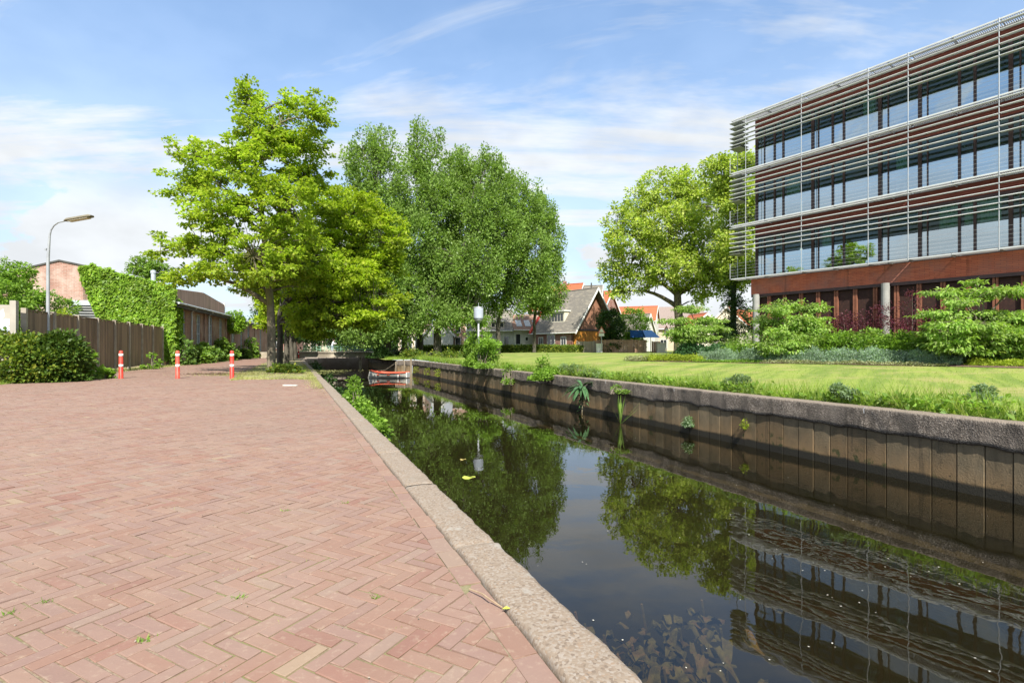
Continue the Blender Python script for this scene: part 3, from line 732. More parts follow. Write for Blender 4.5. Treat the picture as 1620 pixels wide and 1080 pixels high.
# ------------------------------------------------------------------ brick workshops on the left
M_WORK = brick_wall_mat('workshop_brick', (.22, .12, .085), (.29, .17, .12), (.25, .20, .16), TR+PI/2, .085, .25)
M_GABLE = brick_wall_mat('gable_brick', (.38, .21, .165), (.29, .15, .115), (.47, .41, .36), TR, .09, .26, bump=.6)
M_SLATE = mat('slate_roof', (.20, .215, .23), (.15, .16, .175), 2, .6, .2)
M_FELT = mat('roof_edge', (.09, .09, .085), (.06, .06, .06), 3, .8)
M_CLAD = mat('brown_cladding', (.52, .33, .25), (.43, .27, .20), 3, .85, .2, vec=(1, 1, .15), piece=.12)
M_ZINC = mat('zinc', (.50, .55, .60), (.42, .47, .52), 3, .5, .1, metal=.2)
WF = -11.29
def workshop(t0, t1, label, eave, ridge, wins, depth=7., gable=None):
    b = empty('brick_workshop', road(t0, WF), label, 'workshop')
    mb = MB(); mb.obox(road(t0, WF-.32, -.05), road(t1, WF)-road(t0, WF), road(t0, WF-.05)-road(t0, WF), (0, 0, .01))
    # wall pieces between tall narrow window recesses
    cuts = [t0]+[x for w in wins for x in (w-.48, w+.48)]+[t1]
    mb = MB()
    for a, c in zip(cuts[0::2], cuts[1::2]):
        mb.obox(road(a, WF-.3, -.05), road(c, 0)-road(a, 0), road(0, .3)-road(0, 0), (0, 0, eave-.05))
    for w in wins:
        mb.obox(road(w-.48, WF-.3, eave-.45), road(.96, 0)-road(0, 0), road(0, .28)-road(0, 0), (0, 0, .4))
        mb.obox(road(w-.48, WF-.3, -.05), road(.96, 0)-road(0, 0), road(0, .28)-road(0, 0), (0, 0, .75))
    build(mb, 'wall', M_WORK, b)
    for w in wins:
        mb = MB()
        for a in (-.48, .40, -.04): mb.obox(road(w+a, WF-.10, .7), road(.08, 0)-road(0, 0), road(0, .06)-road(0, 0), (0, 0, eave-1.15))
        for k in range(5): mb.obox(road(w-.4, WF-.095, .7+k*(eave-1.22)/4), road(.8, 0)-road(0, 0), road(0, .04)-road(0, 0), (0, 0, .05))
        f = build(mb, 'window', M_ZINC, b)
        build(MB().obox(road(w-.44, WF-.13, .72), road(.88, 0)-road(0, 0), road(0, .01)-road(0, 0), (0, 0, eave-1.2)), 'pane', M_WIN, f)
    for x in (t0+.1, (t0+t1)/2, t1-.4): build(MB().obox(road(x, WF+.002, -.05), road(.35, 0)-road(0, 0), road(0, .09)-road(0, 0), (0, 0, eave-.1)), 'pilaster', M_WORK, b)
    mb = MB(); e = Vector((0, 0, .1))
    P = [road(t0-.05, WF+.38, eave-.12), road(t1, WF+.38, eave-.12), road(t1, WF-depth, ridge), road(t0-.05, WF-depth, ridge)]
    mb.add(P+[p+e for p in P], ((3, 2, 1, 0), (4, 5, 6, 7), (0, 1, 5, 4), (1, 2, 6, 5), (2, 3, 7, 6), (3, 0, 4, 7))); build(mb, 'roof', M_SLATE, b)
    mb = MB(); mb.tube([road(t0-.05, WF+.42, eave-.1), road(t1, WF+.42, eave-.1)], .07, 8); build(mb, 'gutter', M_ZINC, b)
    mb = MB(); mb.obox(road(t0, WF+.01, eave-.36), road(t1-t0, 0)-road(0, 0), road(0, .35)-road(0, 0), (0, 0, .2)); build(mb, 'fascia', M_FELT, b)
    mb = MB(); mb.obox(road(t0, WF-depth-.2, 0), road(t1-t0, 0)-road(0, 0), road(0, .2)-road(0, 0), (0, 0, ridge)); build(mb, 'rear_wall', M_WORK, b)
    return b
W1 = workshop(38.0, 52.5, 'long brick workshop with tall windows and slate roof behind the ivy', 4.05, 5.0, [40.3, 43.9, 47.3, 50.5], 4.5)
W2 = workshop(53.4, 78, 'farther brick workshop with low grey roof near the tree trunks', 3.9, 5.9, [55.4, 59, 62.6, 66.2, 70], 7)
for x in (41.9, 46.4): build(MB().tube([road(x, WF+.42, 3.9), road(x, WF+.1, 3.6), road(x, WF+.1, 0)], .05, 8), 'downpipe', M_ZINC, W1)
build(MB().tube([road(54.2, WF+.42, 3.8), road(54.2, WF+.1, 3.5), road(54.2, WF+.1, 0)], .05, 8), 'downpipe', M_ZINC, W2)
build(MB().obox(road(52.5, WF-2, -.05), road(.9, 0)-road(0, 0), road(0, 1.6)-road(0, 0), (0, 0, 3.6)), 'passage_door', M_DARK, W1)
# timber clad upper storey standing back on the slate roof
CL = empty('clad_upper_storey', road(40, WF-1.5, 4.2), 'brown timber clad upper wall rising above the slate workshop roof', 'upper storey')
a = 40.
while a < 58.4:
    zt = 5.2+.06*(a-40) if a < 51 else 5.86-.062*(a-51)
    build(MB().obox(road(a, WF-1.5, 4.2), road(.38, 0)-road(0, 0), road(0, .05)-road(0, 0), (0, 0, zt-4.2)), 'cladding_board', M_CLAD, CL); a += .4
build(MB().obox(road(58.5, WF-1.57, 4.2), road(.14, 0)-road(0, 0), road(0, .16)-road(0, 0), (0, 0, 1.35)), 'corner_board', WHITE, CL)
build(MB().obox(road(41.2, WF-5, 4.2), road(17.2, 0)-road(0, 0), road(0, 3.4)-road(0, 0), (0, 0, .9)), 'storey_core', M_FELT, CL)
# gable facing the fence
gp = lambda s, z, d=0.: road(38.0-d, WF-s, z)            # s leftwards along the gable
GB = empty('brick_gable_house', gp(0, 0), 'pale pink brick gable with low pitched roof behind the dark fence', 'gable house')
prof = [(0, -.05), (0, 4.75), (2.1, 5.25), (4.1, 5.93), (5.9, 6.3), (8.0, 5.62), (13.5, 4.0), (13.5, -.05)]
mb = MB().prism([gp(s, z) for s, z in prof], road(.3, 0)-road(0, 0)); build(mb, 'wall', M_GABLE, GB)
mb = MB()
for (a, za), (b, zb) in zip(prof[1:-2], prof[2:-1]):
    mb.prism([gp(a, za+.003, .06), gp(b, zb+.003, .06), gp(b, zb+.1, .06), gp(a, za+.1, .06)], road(1.2, 0)-road(0, 0))
build(mb, 'roof', M_FELT, GB)
build(MB().obox(gp(8.2, -.05, .012), road(0, 2.2)-road(0, 0), road(.02, 0)-road(0, 0), (0, 0, 4.6)), 'render_patch', mat('lime_patch', (.46, .37, .32), (.38, .27, .22), 2.5, .95, .3), GB)
lv = build(MB().obox(gp(5.4, 2.2, .05), road(0, 1.75)-road(0, 0), road(.04, 0)-road(0, 0), (0, 0, 1.75)), 'ventilation_louvre', M_DARK, GB)
for k in range(9): build(MB().obox(gp(5.35, 2.25+k*.16, .1), road(0, 1.65)-road(0, 0), road(.06, 0)-road(0, 0), (0, 0, .07)), 'slat', M_GRILLE, lv)
build(MB().obox(gp(5.45, 3.68, .12), road(0, 1.85)-road(0, 0), road(.1, 0)-road(0, 0), (0, 0, .3)), 'header', M_ZINC, lv)
p = gp(2.2, 0)+Vector((-1, 3.5, 0)); build(MB().lathe(p, [(.14, 4.2), (.14, 6.2), (.17, 6.22), (.17, 6.4), (.05, 6.45)], 12), 'flue_pipe', M_ZINC, at=p+Vector((0, 0, 4.2)), label='short steel flue pipe rising from the roof behind the ivy', cat='flue')
# ivy over the gable corner
IV = empty('ivy', gp(1, 0, .2), 'bright green ivy covering the right half of the brick gable', 'climbing plant')
n = 30000; s = rng.random(n)*5.0-.25; f = rng.random(n)**.8
top = np.interp(s, [-.3, 0, 2.1, 4.1, 4.9], [4.95, 5.05, 5.5, 6.1, 6.0])
edge = np.array([mnoise.noise((a*.9, b*5*.9, 3.3)) for a, b in zip(s, f)])
lo = np.interp(s, [-.3, .6, 1.2, 3.4, 4.2, 4.8], [.0, .2, 1.9, 2.1, 3.9, 5.6])+edge*1.1
top = top+.22*np.array([mnoise.noise((a*2.3, 0, 8)) for a in s])+.12*np.array([mnoise.noise((a*7, 0, 2)) for a in s])
z = lo+(top-lo)*f+.08*rng.random(n); d = .05+.22*rng.random(n)+.1*np.array([mnoise.noise((a*1.6, b*1.6, 1)) for a, b in zip(s, z)])
e1 = np.array(road(0, -1)-road(0, 0)); e2 = np.array(road(-1, 0)-road(0, 0)); P0 = np.array(gp(0, 0))
P = P0+s[:, None]*e1+d[:, None]*e2; P[:, 2] = z
D = rng.normal(size=(n, 3))*.5; D[:, 2] -= 1; Nn = rng.normal(size=(n, 3))*.45+e2*1.0; Nn[:, 2] += .5
V1 = leafquads(P, D, Nn, .17*(.6+.8*rng.random(n)), .15*(.6+.8*rng.random(n)))
n = 5000; t_ = rng.random(n)**1.5*1.3; z = rng.random(n)*4.2; P = np.array(road(38.0, WF+.06))+t_[:, None]*np.array(road(1, 0)-road(0, 0))+(rng.random((n, 1))*.22)*np.array(road(0, 1)-road(0, 0)); P[:, 2] = z
D = rng.normal(size=(n, 3))*.5; D[:, 2] -= 1; Nn = rng.normal(size=(n, 3))*.45+np.array(road(0, 1)-road(0, 0)); Nn[:, 2] += .5
V2 = leafquads(P, D, Nn, .17*(.6+.8*rng.random(n)), .15*(.6+.8*rng.random(n)))
npmesh('ivy_leaves', np.concatenate([V1, V2]), 0, L_IVY, IV)

# ------------------------------------------------------------------ timber fence, end panel, lamp, bollards
FA, FB = Vector((-16.2, 17.4, 0)), Vector((-21.75, 32.6, 0)); fd = (FB-FA); FL = fd.length; fd.normalize(); fnn = Vector((fd.y, -fd.x, 0))
M_BOARD = mat('fence_board', (.30, .225, .16), (.20, .155, .115), 3, .9, .35, 20, vec=(1, 1, .12), piece=.22)
FEN = empty('timber_fence', FA, 'tall dark brown board fence beside the red bollards', 'fence')
nb = 8
for i in range(nb+1):
    p = FA+fd*(FL*i/nb)
    build(MB().obox(p-fd*.06-fnn*.05, fd*.12, fnn*.14, (0, 0, 2.42)), 'fence_post', mat('fence_post', (.40, .36, .30), (.32, .28, .23), 4, .9, .2), FEN)
    if i == nb: break
    w = (FL/nb-.12)/13
    for k in range(13):
        q = p+fd*(.06+k*w+.004); h = 2.33+random.uniform(-.012, .012); o = random.uniform(0, .012)
        build(MB().obox(q+fnn*o+Vector((0, 0, .12+random.uniform(-.02, .02))), fd*(w-.008), fnn*.022, (0, 0, h-.12)), 'fence_board', M_BOARD, FEN)
    for z in (.5, 1.3, 2.0): build(MB().obox(p+fd*.06-fnn*.045+Vector((0, 0, z)), fd*(FL/nb-.12), fnn*.04, (0, 0, .08)), 'fence_rail', M_BOARD, FEN)
    build(MB().obox(p+fd*.06-fnn*.002+Vector((0, 0, 2.345)), fd*(FL/nb-.12), fnn*.05, (0, 0, .035)), 'fence_cap', M_BOARD, FEN)
PB = Vector((-15.98, 17.0, 0)); pd = Vector((-.97, -.24, 0)); pn = Vector((.24, -.97, 0))
PAN = empty('mural_panel', PB, 'grey board with a white leaf picture at the left end of the fence', 'panel')
M_PAN = mat('panel_grey', (.40, .37, .33), (.35, .325, .29), 2, .8)
build(MB().obox(PB+pd*.2, pd*2.6, pn*.05, (0, 0, 2.48)), 'board', M_PAN, PAN)
build(MB().obox(PB+pd*.02-pn*.03, pd*.17, pn*.14, (0, 0, 2.62)), 'frame_post', M_PAN, PAN)
def leafshape(cx, cz, L, Wd, ang, d=.056):
    P = []
    for k in range(14):
        a = k/14*2*PI; x = math.cos(a)*L/2+L/2; y = math.sin(a)*Wd/2*(1+.15*math.cos(5*a))*(1 if x < L*.6 else (1.02-(x-L*.6)/(L*.4)*.6))
        X = cx+x*math.cos(ang)-y*math.sin(ang); Zq = cz+x*math.sin(ang)+y*math.cos(ang)
        P.append(PB+pd*(.92-X)+pn*d+Vector((0, 0, Zq+.28)))
    return P
PRW = mat('print_white', (.75, .78, .80), (.62, .68, .74), 4, .6); PRB = mat('print_blue', (.48, .55, .64), (.40, .42, .48), 5, .6)
for i, (cx, cz, L, Wd, an, m_) in enumerate(((.35, 1.6, .5, .22, 1.2, PRW), (.38, 1.5, .48, .22, .55, PRW), (.35, 1.42, .45, .2, .05, PRB), (.3, 1.5, .4, .2, 2.1, PRW), (.25, 1.42, .4, .2, 2.8, PRW), (.2, 1.85, .25, .1, 1.9, mat('print_grey', (.2, .18, .19), (.15, .14, .14), 3, .7)))):
    build(MB().prism(leafshape(cx, cz, L, Wd, an, .051+.003*i), pn*.002), 'printed_leaf', m_, PAN)

# street lamp
lb = pt(76, 18.9, 0); LMP = empty('street_lamp', lb, 'tall grey street lamp with long flat lantern above the hedge', 'street lamp')
tp = zz(352, 18.9); sc = 18.9/F
P = [lb, lb+Vector((0, 0, 1.3)), lb+Vector((0, 0, 1.32)), lb+Vector((0, 0, zz(405, 18.9)))]; build(MB().tube(P, [.085, .085, .06, .05], 12), 'post', STEEL, LMP)
arc = [uv(78+(.0 if k == 0 else 0), 405, 18.9)]; arc = [uv(u, v, 18.9) for u, v in ((78.3, 406), (78.6, 372), (80.5, 364), (85, 357), (92, 352), (103, 349.5))]; arc[0] = lb+Vector((0, 0, zz(406, 18.9)))
build(MB().tube(arc, [.05, .032, .028, .026, .025, .025], 10), 'bracket_arm', STEEL, LMP)
c0, c1 = uv(103, 350, 18.9), uv(146, 342.5, 18.9); ax = (c1-c0); sd_ = Vector((.0, 1, 0)); upv = Vector((0, 0, 1))
mb = MB()
M_LAMP = mat('lamp_housing', (.19, .17, .12), (.15, .135, .10), 4, .6)
prof = [(-.14, .0), (-.10, .07), (.10, .07), (.14, 0)]
P0_ = [c0+sd_*a*.55+upv*b*.6 for a, b in prof]; P1_ = [c0+ax*.12+sd_*a+upv*b for a, b in prof]; P2_ = [c0+ax*.93+sd_*a+upv*b for a, b in prof]; P3_ = [c1+sd_*a*.7+upv*b*.6 for a, b in prof]
mb.add(P0_+P1_+P2_+P3_, [(0, 1, 2, 3), (15, 14, 13, 12)]+[(4*i+j, 4*i+(j+1) % 4, 4*i+4+(j+1) % 4, 4*i+4+j) for i in range(3) for j in range(4)]); hs = build(mb, 'lamp_housing', M_LAMP, LMP)
build(MB().obox(c0+ax*.16-sd_*.10+upv*-.045, ax*.72, sd_*.2, upv*.043), 'diffuser', mat('diffuser', (.60, .53, .40), (.55, .48, .36), 3, .35), hs)
build(MB().obox(lb+Vector((-.1, -.04, zz(396, 18.9))), (.07, 0, 0), (0, .08, 0), (0, 0, .07)), 'sensor_box', STEEL, LMP)

def bollard(u, v, label):
    y = F*H/(v-V0); p = pt(u, y); b = empty('bollard', p, label, 'bollard', 'red and white plastic bollards across the road')
    build(MB().lathe(p, [(.085, 0), (.085, .012), (.07, .02), (.066, .93), (.055, .99), (.02, 1.0)], 18), 'post', RED, b, True)
    for z in (.42, .80): build(MB().lathe(p, [(.0665, z-.002), (.0715, z), (.0715, z+.085), (.0665, z+.087)], 18), 'reflective_band', REFL, b, True)
bollard(191.5, 598.5, 'red and white bollard nearest the board fence, leftmost of three')
bollard(281, 598.5, 'red and white bollard standing in the middle of the road')
bollard(367, 598.5, 'red and white bollard nearest the front maple trunk')
bollard(472.5, 566.5, 'distant red and white bollard beyond the tree row by the bridge')
# ------------------------------------------------------------------ bridge at the end of the canal
BT = 57.6
M_GREEN = mat('green_railing', (.25, .45, .33), (.20, .38, .28), 5, .5)
M_DECK = mat('bridge_concrete', (.46, .41, .33), (.34, .30, .24), 1.2, .9, .4, c3=(.22, .19, .15))
bc = Vector((-18.6, 55.6, .1)); BR = empty('canal_bridge', bc, 'low concrete bridge with green railing over the end of the canal', 'bridge')
x0, x1 = -23.6, -15.2
build(MB().obox((x0, 55.6, .56), (x1-x0, 0, 0), (0, 4.2, 0), (0, 0, .14)), 'deck', M_DECK, BR)
build(MB().obox((x0+1, 55.7, .10), (x1-x0-1, 0, 0), (0, .3, 0), (0, 0, .46)), 'front_beam', M_DECK, BR)
build(MB().obox((x0+1, 59.3, .10), (x1-x0-1, 0, 0), (0, .3, 0), (0, 0, .46)), 'rear_beam', M_DECK, BR)
M_ABUT = brick_wall_mat('abutment_brick', (.25, .20, .17), (.20, .16, .14), (.28, .25, .22), 0., .065, .22)
build(MB().obox((-24.5, 60.6, -2.3), (9.8, 0, 0), (0, .4, 0), (0, 0, 2.6)), 'abutment', M_ABUT, BR)
build(MB().obox((-16.4, 56.2, -2.3), (.25, 0, 0), (0, .25, 0), (0, 0, 2.4)), 'pier', M_DECK, BR)
for y in (55.75, 59.6):
    rl = empty('railing', (0, 0, 0)); rl.parent = BR; rl.location = (0, 0, 0); ORG[rl.name] = ORG[BR.name]
    for z in (1.22, .93): build(MB().tube([(x0+1.4, y, z), (x1-.2, y, z)], .028, 8), 'rail', M_GREEN, rl)
    for k in range(8): build(MB().tube([(x0+1.4+k*.92, y, .68), (x0+1.4+k*.92, y, 1.22)], .03, 8), 'rail_post', M_GREEN, rl)
# ramps up to the deck
build(MB().obox((-30, 55.6, -.1), (6.4, 0, 0), (0, 4.2, 0), (0, 0, .72)), 'ramp', M_DECK, BR)
build(MB().obox((-15.2, 55.6, .1), (7, 0, 0), (0, 4.2, 0), (0, 0, .5)), 'ramp', M_DECK, BR)

# person leaning forward on the bridge
def skin_body(name, label, joints, edges, root, m, loc, paint=None):
    me = bpy.data.meshes.new(name); me.from_pydata([j[:3] for j in joints], edges, []); o = link(name, me, m)
    o.location = loc; ORG[o.name] = Vector(loc)
    md = o.modifiers.new('skin', 'SKIN'); sv = me.skin_vertices
    if not sv: 
        bpy.context.view_layer.objects.active = o
    for i, j in enumerate(joints):
        me.skin_vertices[0].data[i].radius = (j[3], j[3]); me.skin_vertices[0].data[i].use_root = (i == root)
    s = o.modifiers.new('sub', 'SUBSURF'); s.levels = 1; s.render_levels = 1
    return o
def person_mat():
    m, N = newmat('person_clothes'); o = N.n('TexCoord'); sp = N.n('SeparateXYZ'); N.set(sp.inputs[0], o.outputs['Object'])
    z = sp.outputs[2]
    col = N.ramp(N.math('DIVIDE', z, 1.6), [(0, (.06, .06, .07)), (.045, (.33, .40, .55)), (.515, (.72, .75, .80)), (.86, (.42, .27, .2)), (.93, (.10, .07, .05))], 'CONSTANT')
    s = N.n('BsdfPrincipled', i_Roughness=.85); N.set(s.inputs[0], col); finish(N, s); return m
J = [(0, 0, .86, .13), (.02, 0, 1.06, .13), (.09, 0, 1.24, .15), (.16, 0, 1.36, .075), (.22, 0, 1.43, .065), (.25, 0, 1.50, .10), (.28, 0, 1.58, .075),
     (0, .10, .82, .095), (.04, .11, .46, .065), (-.02, .11, .08, .045), (.12, .11, .04, .04),
     (0, -.10, .82, .095), (-.04, -.11, .46, .065), (-.14, -.11, .08, .045), (0, -.11, .04, .04),
     (.12, .19, 1.29, .065), (.24, .23, 1.06, .048), (.46, .16, 1.05, .038), (.53, .14, 1.06, .035),
     (.12, -.19, 1.29, .065), (.24, -.23, 1.06, .048), (.46, -.16, 1.05, .038), (.53, -.14, 1.06, .035)]
E = [(0, 1), (1, 2), (2, 3), (3, 4), (4, 5), (5, 6), (0, 7), (7, 8), (8, 9), (9, 10), (0, 11), (11, 12), (12, 13), (13, 14), (2, 15), (15, 16), (16, 17), (17, 18), (2, 19), (19, 20), (20, 21), (21, 22)]
PX = pt(525.5, 58.6).x
per = skin_body('person', '', J, E, 0, person_mat(), (PX, 58.7, .70)); per.scale = (.82, .82, .82)
tagset(per, 'person in a white shirt and pale blue jeans leaning forward on the bridge', 'person')

# ------------------------------------------------------------------ rowing boat
bt = pt(615, 40.2, WATER); BO = empty('rowing_boat', bt, 'small white rowing boat with red gunwale moored at the wall corner', 'boat')
ba = Vector((1, -.1, 0)).normalized(); bb = Vector((.1, 1, 0)).normalized(); ns = 16
def bpt(s, q, z): return bt+ba*(s*1.5)+bb*q+Vector((0, 0, z))
def sect(s):                                              # s -1 bow .. 1 stern
    wd = .62*(1-max(0, -s)**2.3)*(1 if s < .4 else 1-.18*((s-.4)/.6)**2); wd = max(wd, .012)
    sh = .40+.18*max(0, -s)**2+.04*max(0, s)**2; return wd, sh
hull = MB(); ins = MB(); K = 9
for mb_, sc_, dz_ in ((hull, 1., 0), (ins, .93, .05)):
    for i in range(ns+1):
        s = -1+2*i/ns; wd, sh = sect(s); s2 = s
        for k in range(K):
            a = -PI/2+PI*k/(K-1); q = math.sin(a)*wd*sc_; zq = -.12+dz_+(sh+.12-dz_)*(abs(math.sin(a))**2.4); zq += .10*max(0, -s)**3*(1-abs(math.sin(a)))
            mb_.v.append(tuple(bpt(s2-.10*max(0, -s)**3*(1-zq/sh) if s < 0 else s2, q, zq)))
    for i in range(ns):
        for k in range(K-1): mb_.f.append((i*K+k, i*K+k+1, (i+1)*K+k+1, (i+1)*K+k))
hull.f.append(tuple(ns*K+k for k in range(K)))
build(hull, 'hull', mat('boat_white', (.80, .78, .72), (.72, .70, .64), 3, .5), BO, True)
M_BRED = mat('boat_red', (.62, .11, .055), (.52, .09, .05), 3, .5)
build(ins, 'inside', M_BRED, BO, True)
for sg in (-1, 1): build(MB().tube([bpt(-1+2*i/ns, sg*sect(-1+2*i/ns)[0], sect(-1+2*i/ns)[1]) for i in range(ns+1)], .045, 6), 'gunwale', M_BRED, BO, True)
for s in (-.45, .1, .62): build(MB().obox(bpt(s-.07, -sect(s)[0]*.9, .24), ba*.22, bb*sect(s)[0]*1.8, (0, 0, .035)), 'thwart', M_BRED, BO)
build(MB().obox(bpt(1.0, -.42, .05), ba*.05, bb*.84, (0, 0, .36)), 'transom', WHITE, BO)
mb = MB(); mb.lathe(bpt(.62, -.61, .02), [(.0, 0), (.07, .03), (.08, .16), (.06, .24), (.0, .26)], 10); build(mb, 'fender', mat('fender', (.5, .5, .48), (.25, .25, .25), 12, .7), BO, True)
build(MB().tube([bpt(-.98, 0, .5), bpt(-.4, .9, .55), can(46, 8.6, -.05)], .012, 5), 'mooring_rope', PILE, BO)

# ------------------------------------------------------------------ houses beyond the lawn
T_GREY = mat('tiles_grey', (.20, .185, .165), (.145, .135, .12), 5, .85, .3, vec=(1, 1, 3.5), c3=(.26, .235, .195))
T_ORG = mat('tiles_orange', (.43, .13, .06), (.34, .10, .05), 5, .85, .3, vec=(1, 1, 3.5))
T_BRN = mat('tiles_brown', (.29, .18, .13), (.21, .14, .105), 5, .85, .3, vec=(1, 1, 3.5), c3=(.33, .23, .17))
T_MAUV = mat('tiles_mauve', (.26, .21, .19), (.22, .175, .16), 4, .85, .2, vec=(1, 1, 3.5))
H_RED = brick_wall_mat('house_red_brick', (.25, .10, .075), (.2, .08, .06), (.3, .2, .17), 0.)
H_PINK = brick_wall_mat('house_pink_brick', (.48, .27, .20), (.42, .23, .17), (.45, .36, .30), 0.)
H_WHITE = mat('house_white', (.62, .61, .58), (.54, .53, .51), 1, .85, .1)
H_BEIGE = mat('house_beige', (.55, .45, .36), (.48, .40, .32), 1, .85, .1)
H_ORANGE = mat('timber_orange', (.50, .21, .03), (.36, .13, .02), 3, .7, .1, c3=(.58, .30, .05))
H_SALMON = mat('salmon_board', (.28, .14, .09), (.24, .12, .078), 1, .8)
def window(par, o, r, w, h, out, mun=1, name='window', fm=None):
    o, r, out = Vector(o), Vector(r).normalized(), Vector(out).normalized(); mb = MB(); t = .08
    mb.obox(o, r*t, out*.06, (0, 0, h)); mb.obox(o+r*(w-t), r*t, out*.06, (0, 0, h))
    mb.obox(o+r*t, r*(w-2*t), out*.06, (0, 0, t)); mb.obox(o+r*t+Vector((0, 0, h-t)), r*(w-2*t), out*.06, (0, 0, t))
    for k in range(mun): mb.obox(o+r*((k+1)*w/(mun+1)-.025)+Vector((0, 0, t)), r*.05, out*.05, (0, 0, h-2*t))
    f = build(mb, name, fm or WHITE, par)
    build(MB().obox(o+r*t+Vector((0, 0, t))+out*.015, r*(w-2*t), out*.01, (0, 0, h-2*t)), 'pane', M_DARKGLASS, f); return f
mm, NN = newmat('window_glass_dark'); bs = NN.n('BsdfPrincipled', i_Roughness=.06); bs.inputs['Base Color'].default_value = (.03, .035, .04, 1); bs.inputs['Specular IOR Level'].default_value = .8; finish(NN, bs); M_DARKGLASS = mm
def house(name, label, c, gn, hw, L, eave, ridge, wall, roof, gable=None, base=.4, barge=WHITE, cat='house', over=.25, chimney=None, off=0.):
    c = Vector((c[0], c[1], 0)); gn = Vector((gn[0], gn[1], 0)).normalized(); gd = Vector((-gn.y, gn.x, 0)); bk = -gn
    b = empty(name, c+Vector((0, 0, base)), label, cat)
    E = lambda s, k, z: c+gd*s+bk*k+Vector((0, 0, z))
    mb = MB(); P = [E(-hw, 0, base), E(hw, 0, base), E(hw, 0, eave), E(-hw, 0, eave)]; Q = [p+bk*L for p in P]
    mb.add(P+Q, ((0, 4, 7, 3), (1, 2, 6, 5), (4, 5, 6, 7))); build(mb, 'wall', wall, b)
    mb = MB().prism([E(-hw, 0, base), E(hw, 0, base), E(hw, 0, eave), E(off, 0, ridge), E(-hw, 0, eave)], bk*.2); build(mb, 'gable_wall', gable or wall, b)
    build(MB().prism([E(-hw, L, eave), E(hw, L, eave), E(off, L, ridge)], bk*.1), 'rear_gable', gable or wall, b)
    for sg in (-1, 1):
        sl = (ridge-eave)/(hw-sg*off); ex = .3; th = Vector((0, 0, .12))
        A = [E(sg*(hw+ex), -over, eave-sl*ex), E(sg*(hw+ex), L+over, eave-sl*ex), E(off, L+over, ridge), E(off, -over, ridge)]
        if sg < 0: A = A[::-1]
        mb = MB(); mb.add(A+[p+th for p in A], ((3, 2, 1, 0), (4, 5, 6, 7), (0, 1, 5, 4), (1, 2, 6, 5), (2, 3, 7, 6), (3, 0, 4, 7))); build(mb, 'roof_slope', roof, b)
        if barge: build(MB().prism([E(sg*(hw+ex), -over-.02, eave-sl*ex-.16), E(off, -over-.02, ridge-.2), E(off, -over-.02, ridge+.15), E(sg*(hw+ex), -over-.02, eave-sl*ex+.15)], gn*.05), 'bargeboard', barge, b)
        build(MB().tube([E(sg*(hw+ex+.05), -over, eave-sl*ex+.04), E(sg*(hw+ex+.05), L+over, eave-sl*ex+.04)], .07, 6), 'gutter', WHITE if barge else M_ZINC, b)
    build(MB().tube([E(off, -over, ridge+.1), E(off, L+over, ridge+.1)], .1, 6), 'ridge_tile', roof, b)
    if chimney:
        s, k, h = chimney; q = E(s, k, ridge-1.2); ch = build(MB().box(q, .6, .6, h+1.2), 'chimney', H_RED, b)
        build(MB().tube([q+Vector((0, 0, h+1.2)), q+Vector((0, 0, h+1.9))], .07, 8), 'chimney_pot', M_FELT, ch)
    return b, E, gn, gd
# the gabled house with the dormer
HA, E, gn, gd = house('gabled_house', 'steep gabled house with white bargeboards, dormer and orange timber front', (10.2, 66), (.6, -.8), 3.6, 7.2, 3.3, 8.5, H_RED, T_GREY, H_SALMON, .5, over=.9)
build(MB().obox(E(-3.4, -.06, .5), gd*6.8, gn*.05, (0, 0, 2.7)), 'timber_front', H_ORANGE, HA)
build(MB().obox(E(-3.45, -.14, 3.2), gd*6.9, gn*.06, (0, 0, .22)), 'lintel_beam', M_FRAME, HA)
lw = -gd
for k, w, z, h in ((1.0, 1.0, .6, 1.9), (3.1, 1.5, .6, 2.2), (5.4, .9, .6, 1.9)): window(HA, E(-3.6, k, z)+lw*.02, -gn, w, h, lw, 1)
dq = E(-2.95, 2.1, 4.25); db = build(MB().obox(dq, -gn*2.6, gd*1.8, (0, 0, 1.45)), 'dormer', CREAM, HA)
build(MB().obox(dq-gd*.2+gn*.15+Vector((0, 0, 1.45)), -gn*2.9, gd*2.1, (0, 0, .14)), 'dormer_roof', WHITE, db)
for k in range(4): build(MB().obox(dq-gd*.02-gn*(.25+k*.56)+Vector((0, 0, .25)), -gn*.44, gd*.02, (0, 0, .95)), 'dormer_pane', M_DARKGLASS, db)
build(MB().obox(E(-3.95, 7.6, 2.8), gd*2.6, -gn*.08, (0, 0, .01)).prism([E(-4.0, 7.55, 2.9), E(-1.3, 7.55, 6.6), E(-1.3, 7.55, 6.9), E(-4.0, 7.55, 3.2)], -gn*.35), 'red_flashing', mat('flashing_red', (.6, .07, .05), (.55, .07, .05), 2, .7), HA)
build(MB().box(E(-1.0, 5.2, 7.2), .55, .55, 1.4), 'chimney', H_RED, HA)
build(MB().tube([E(0, .3, 8.5), E(0, .3, 9.3)], .09, 8), 'vent_pipe', M_FELT, HA)
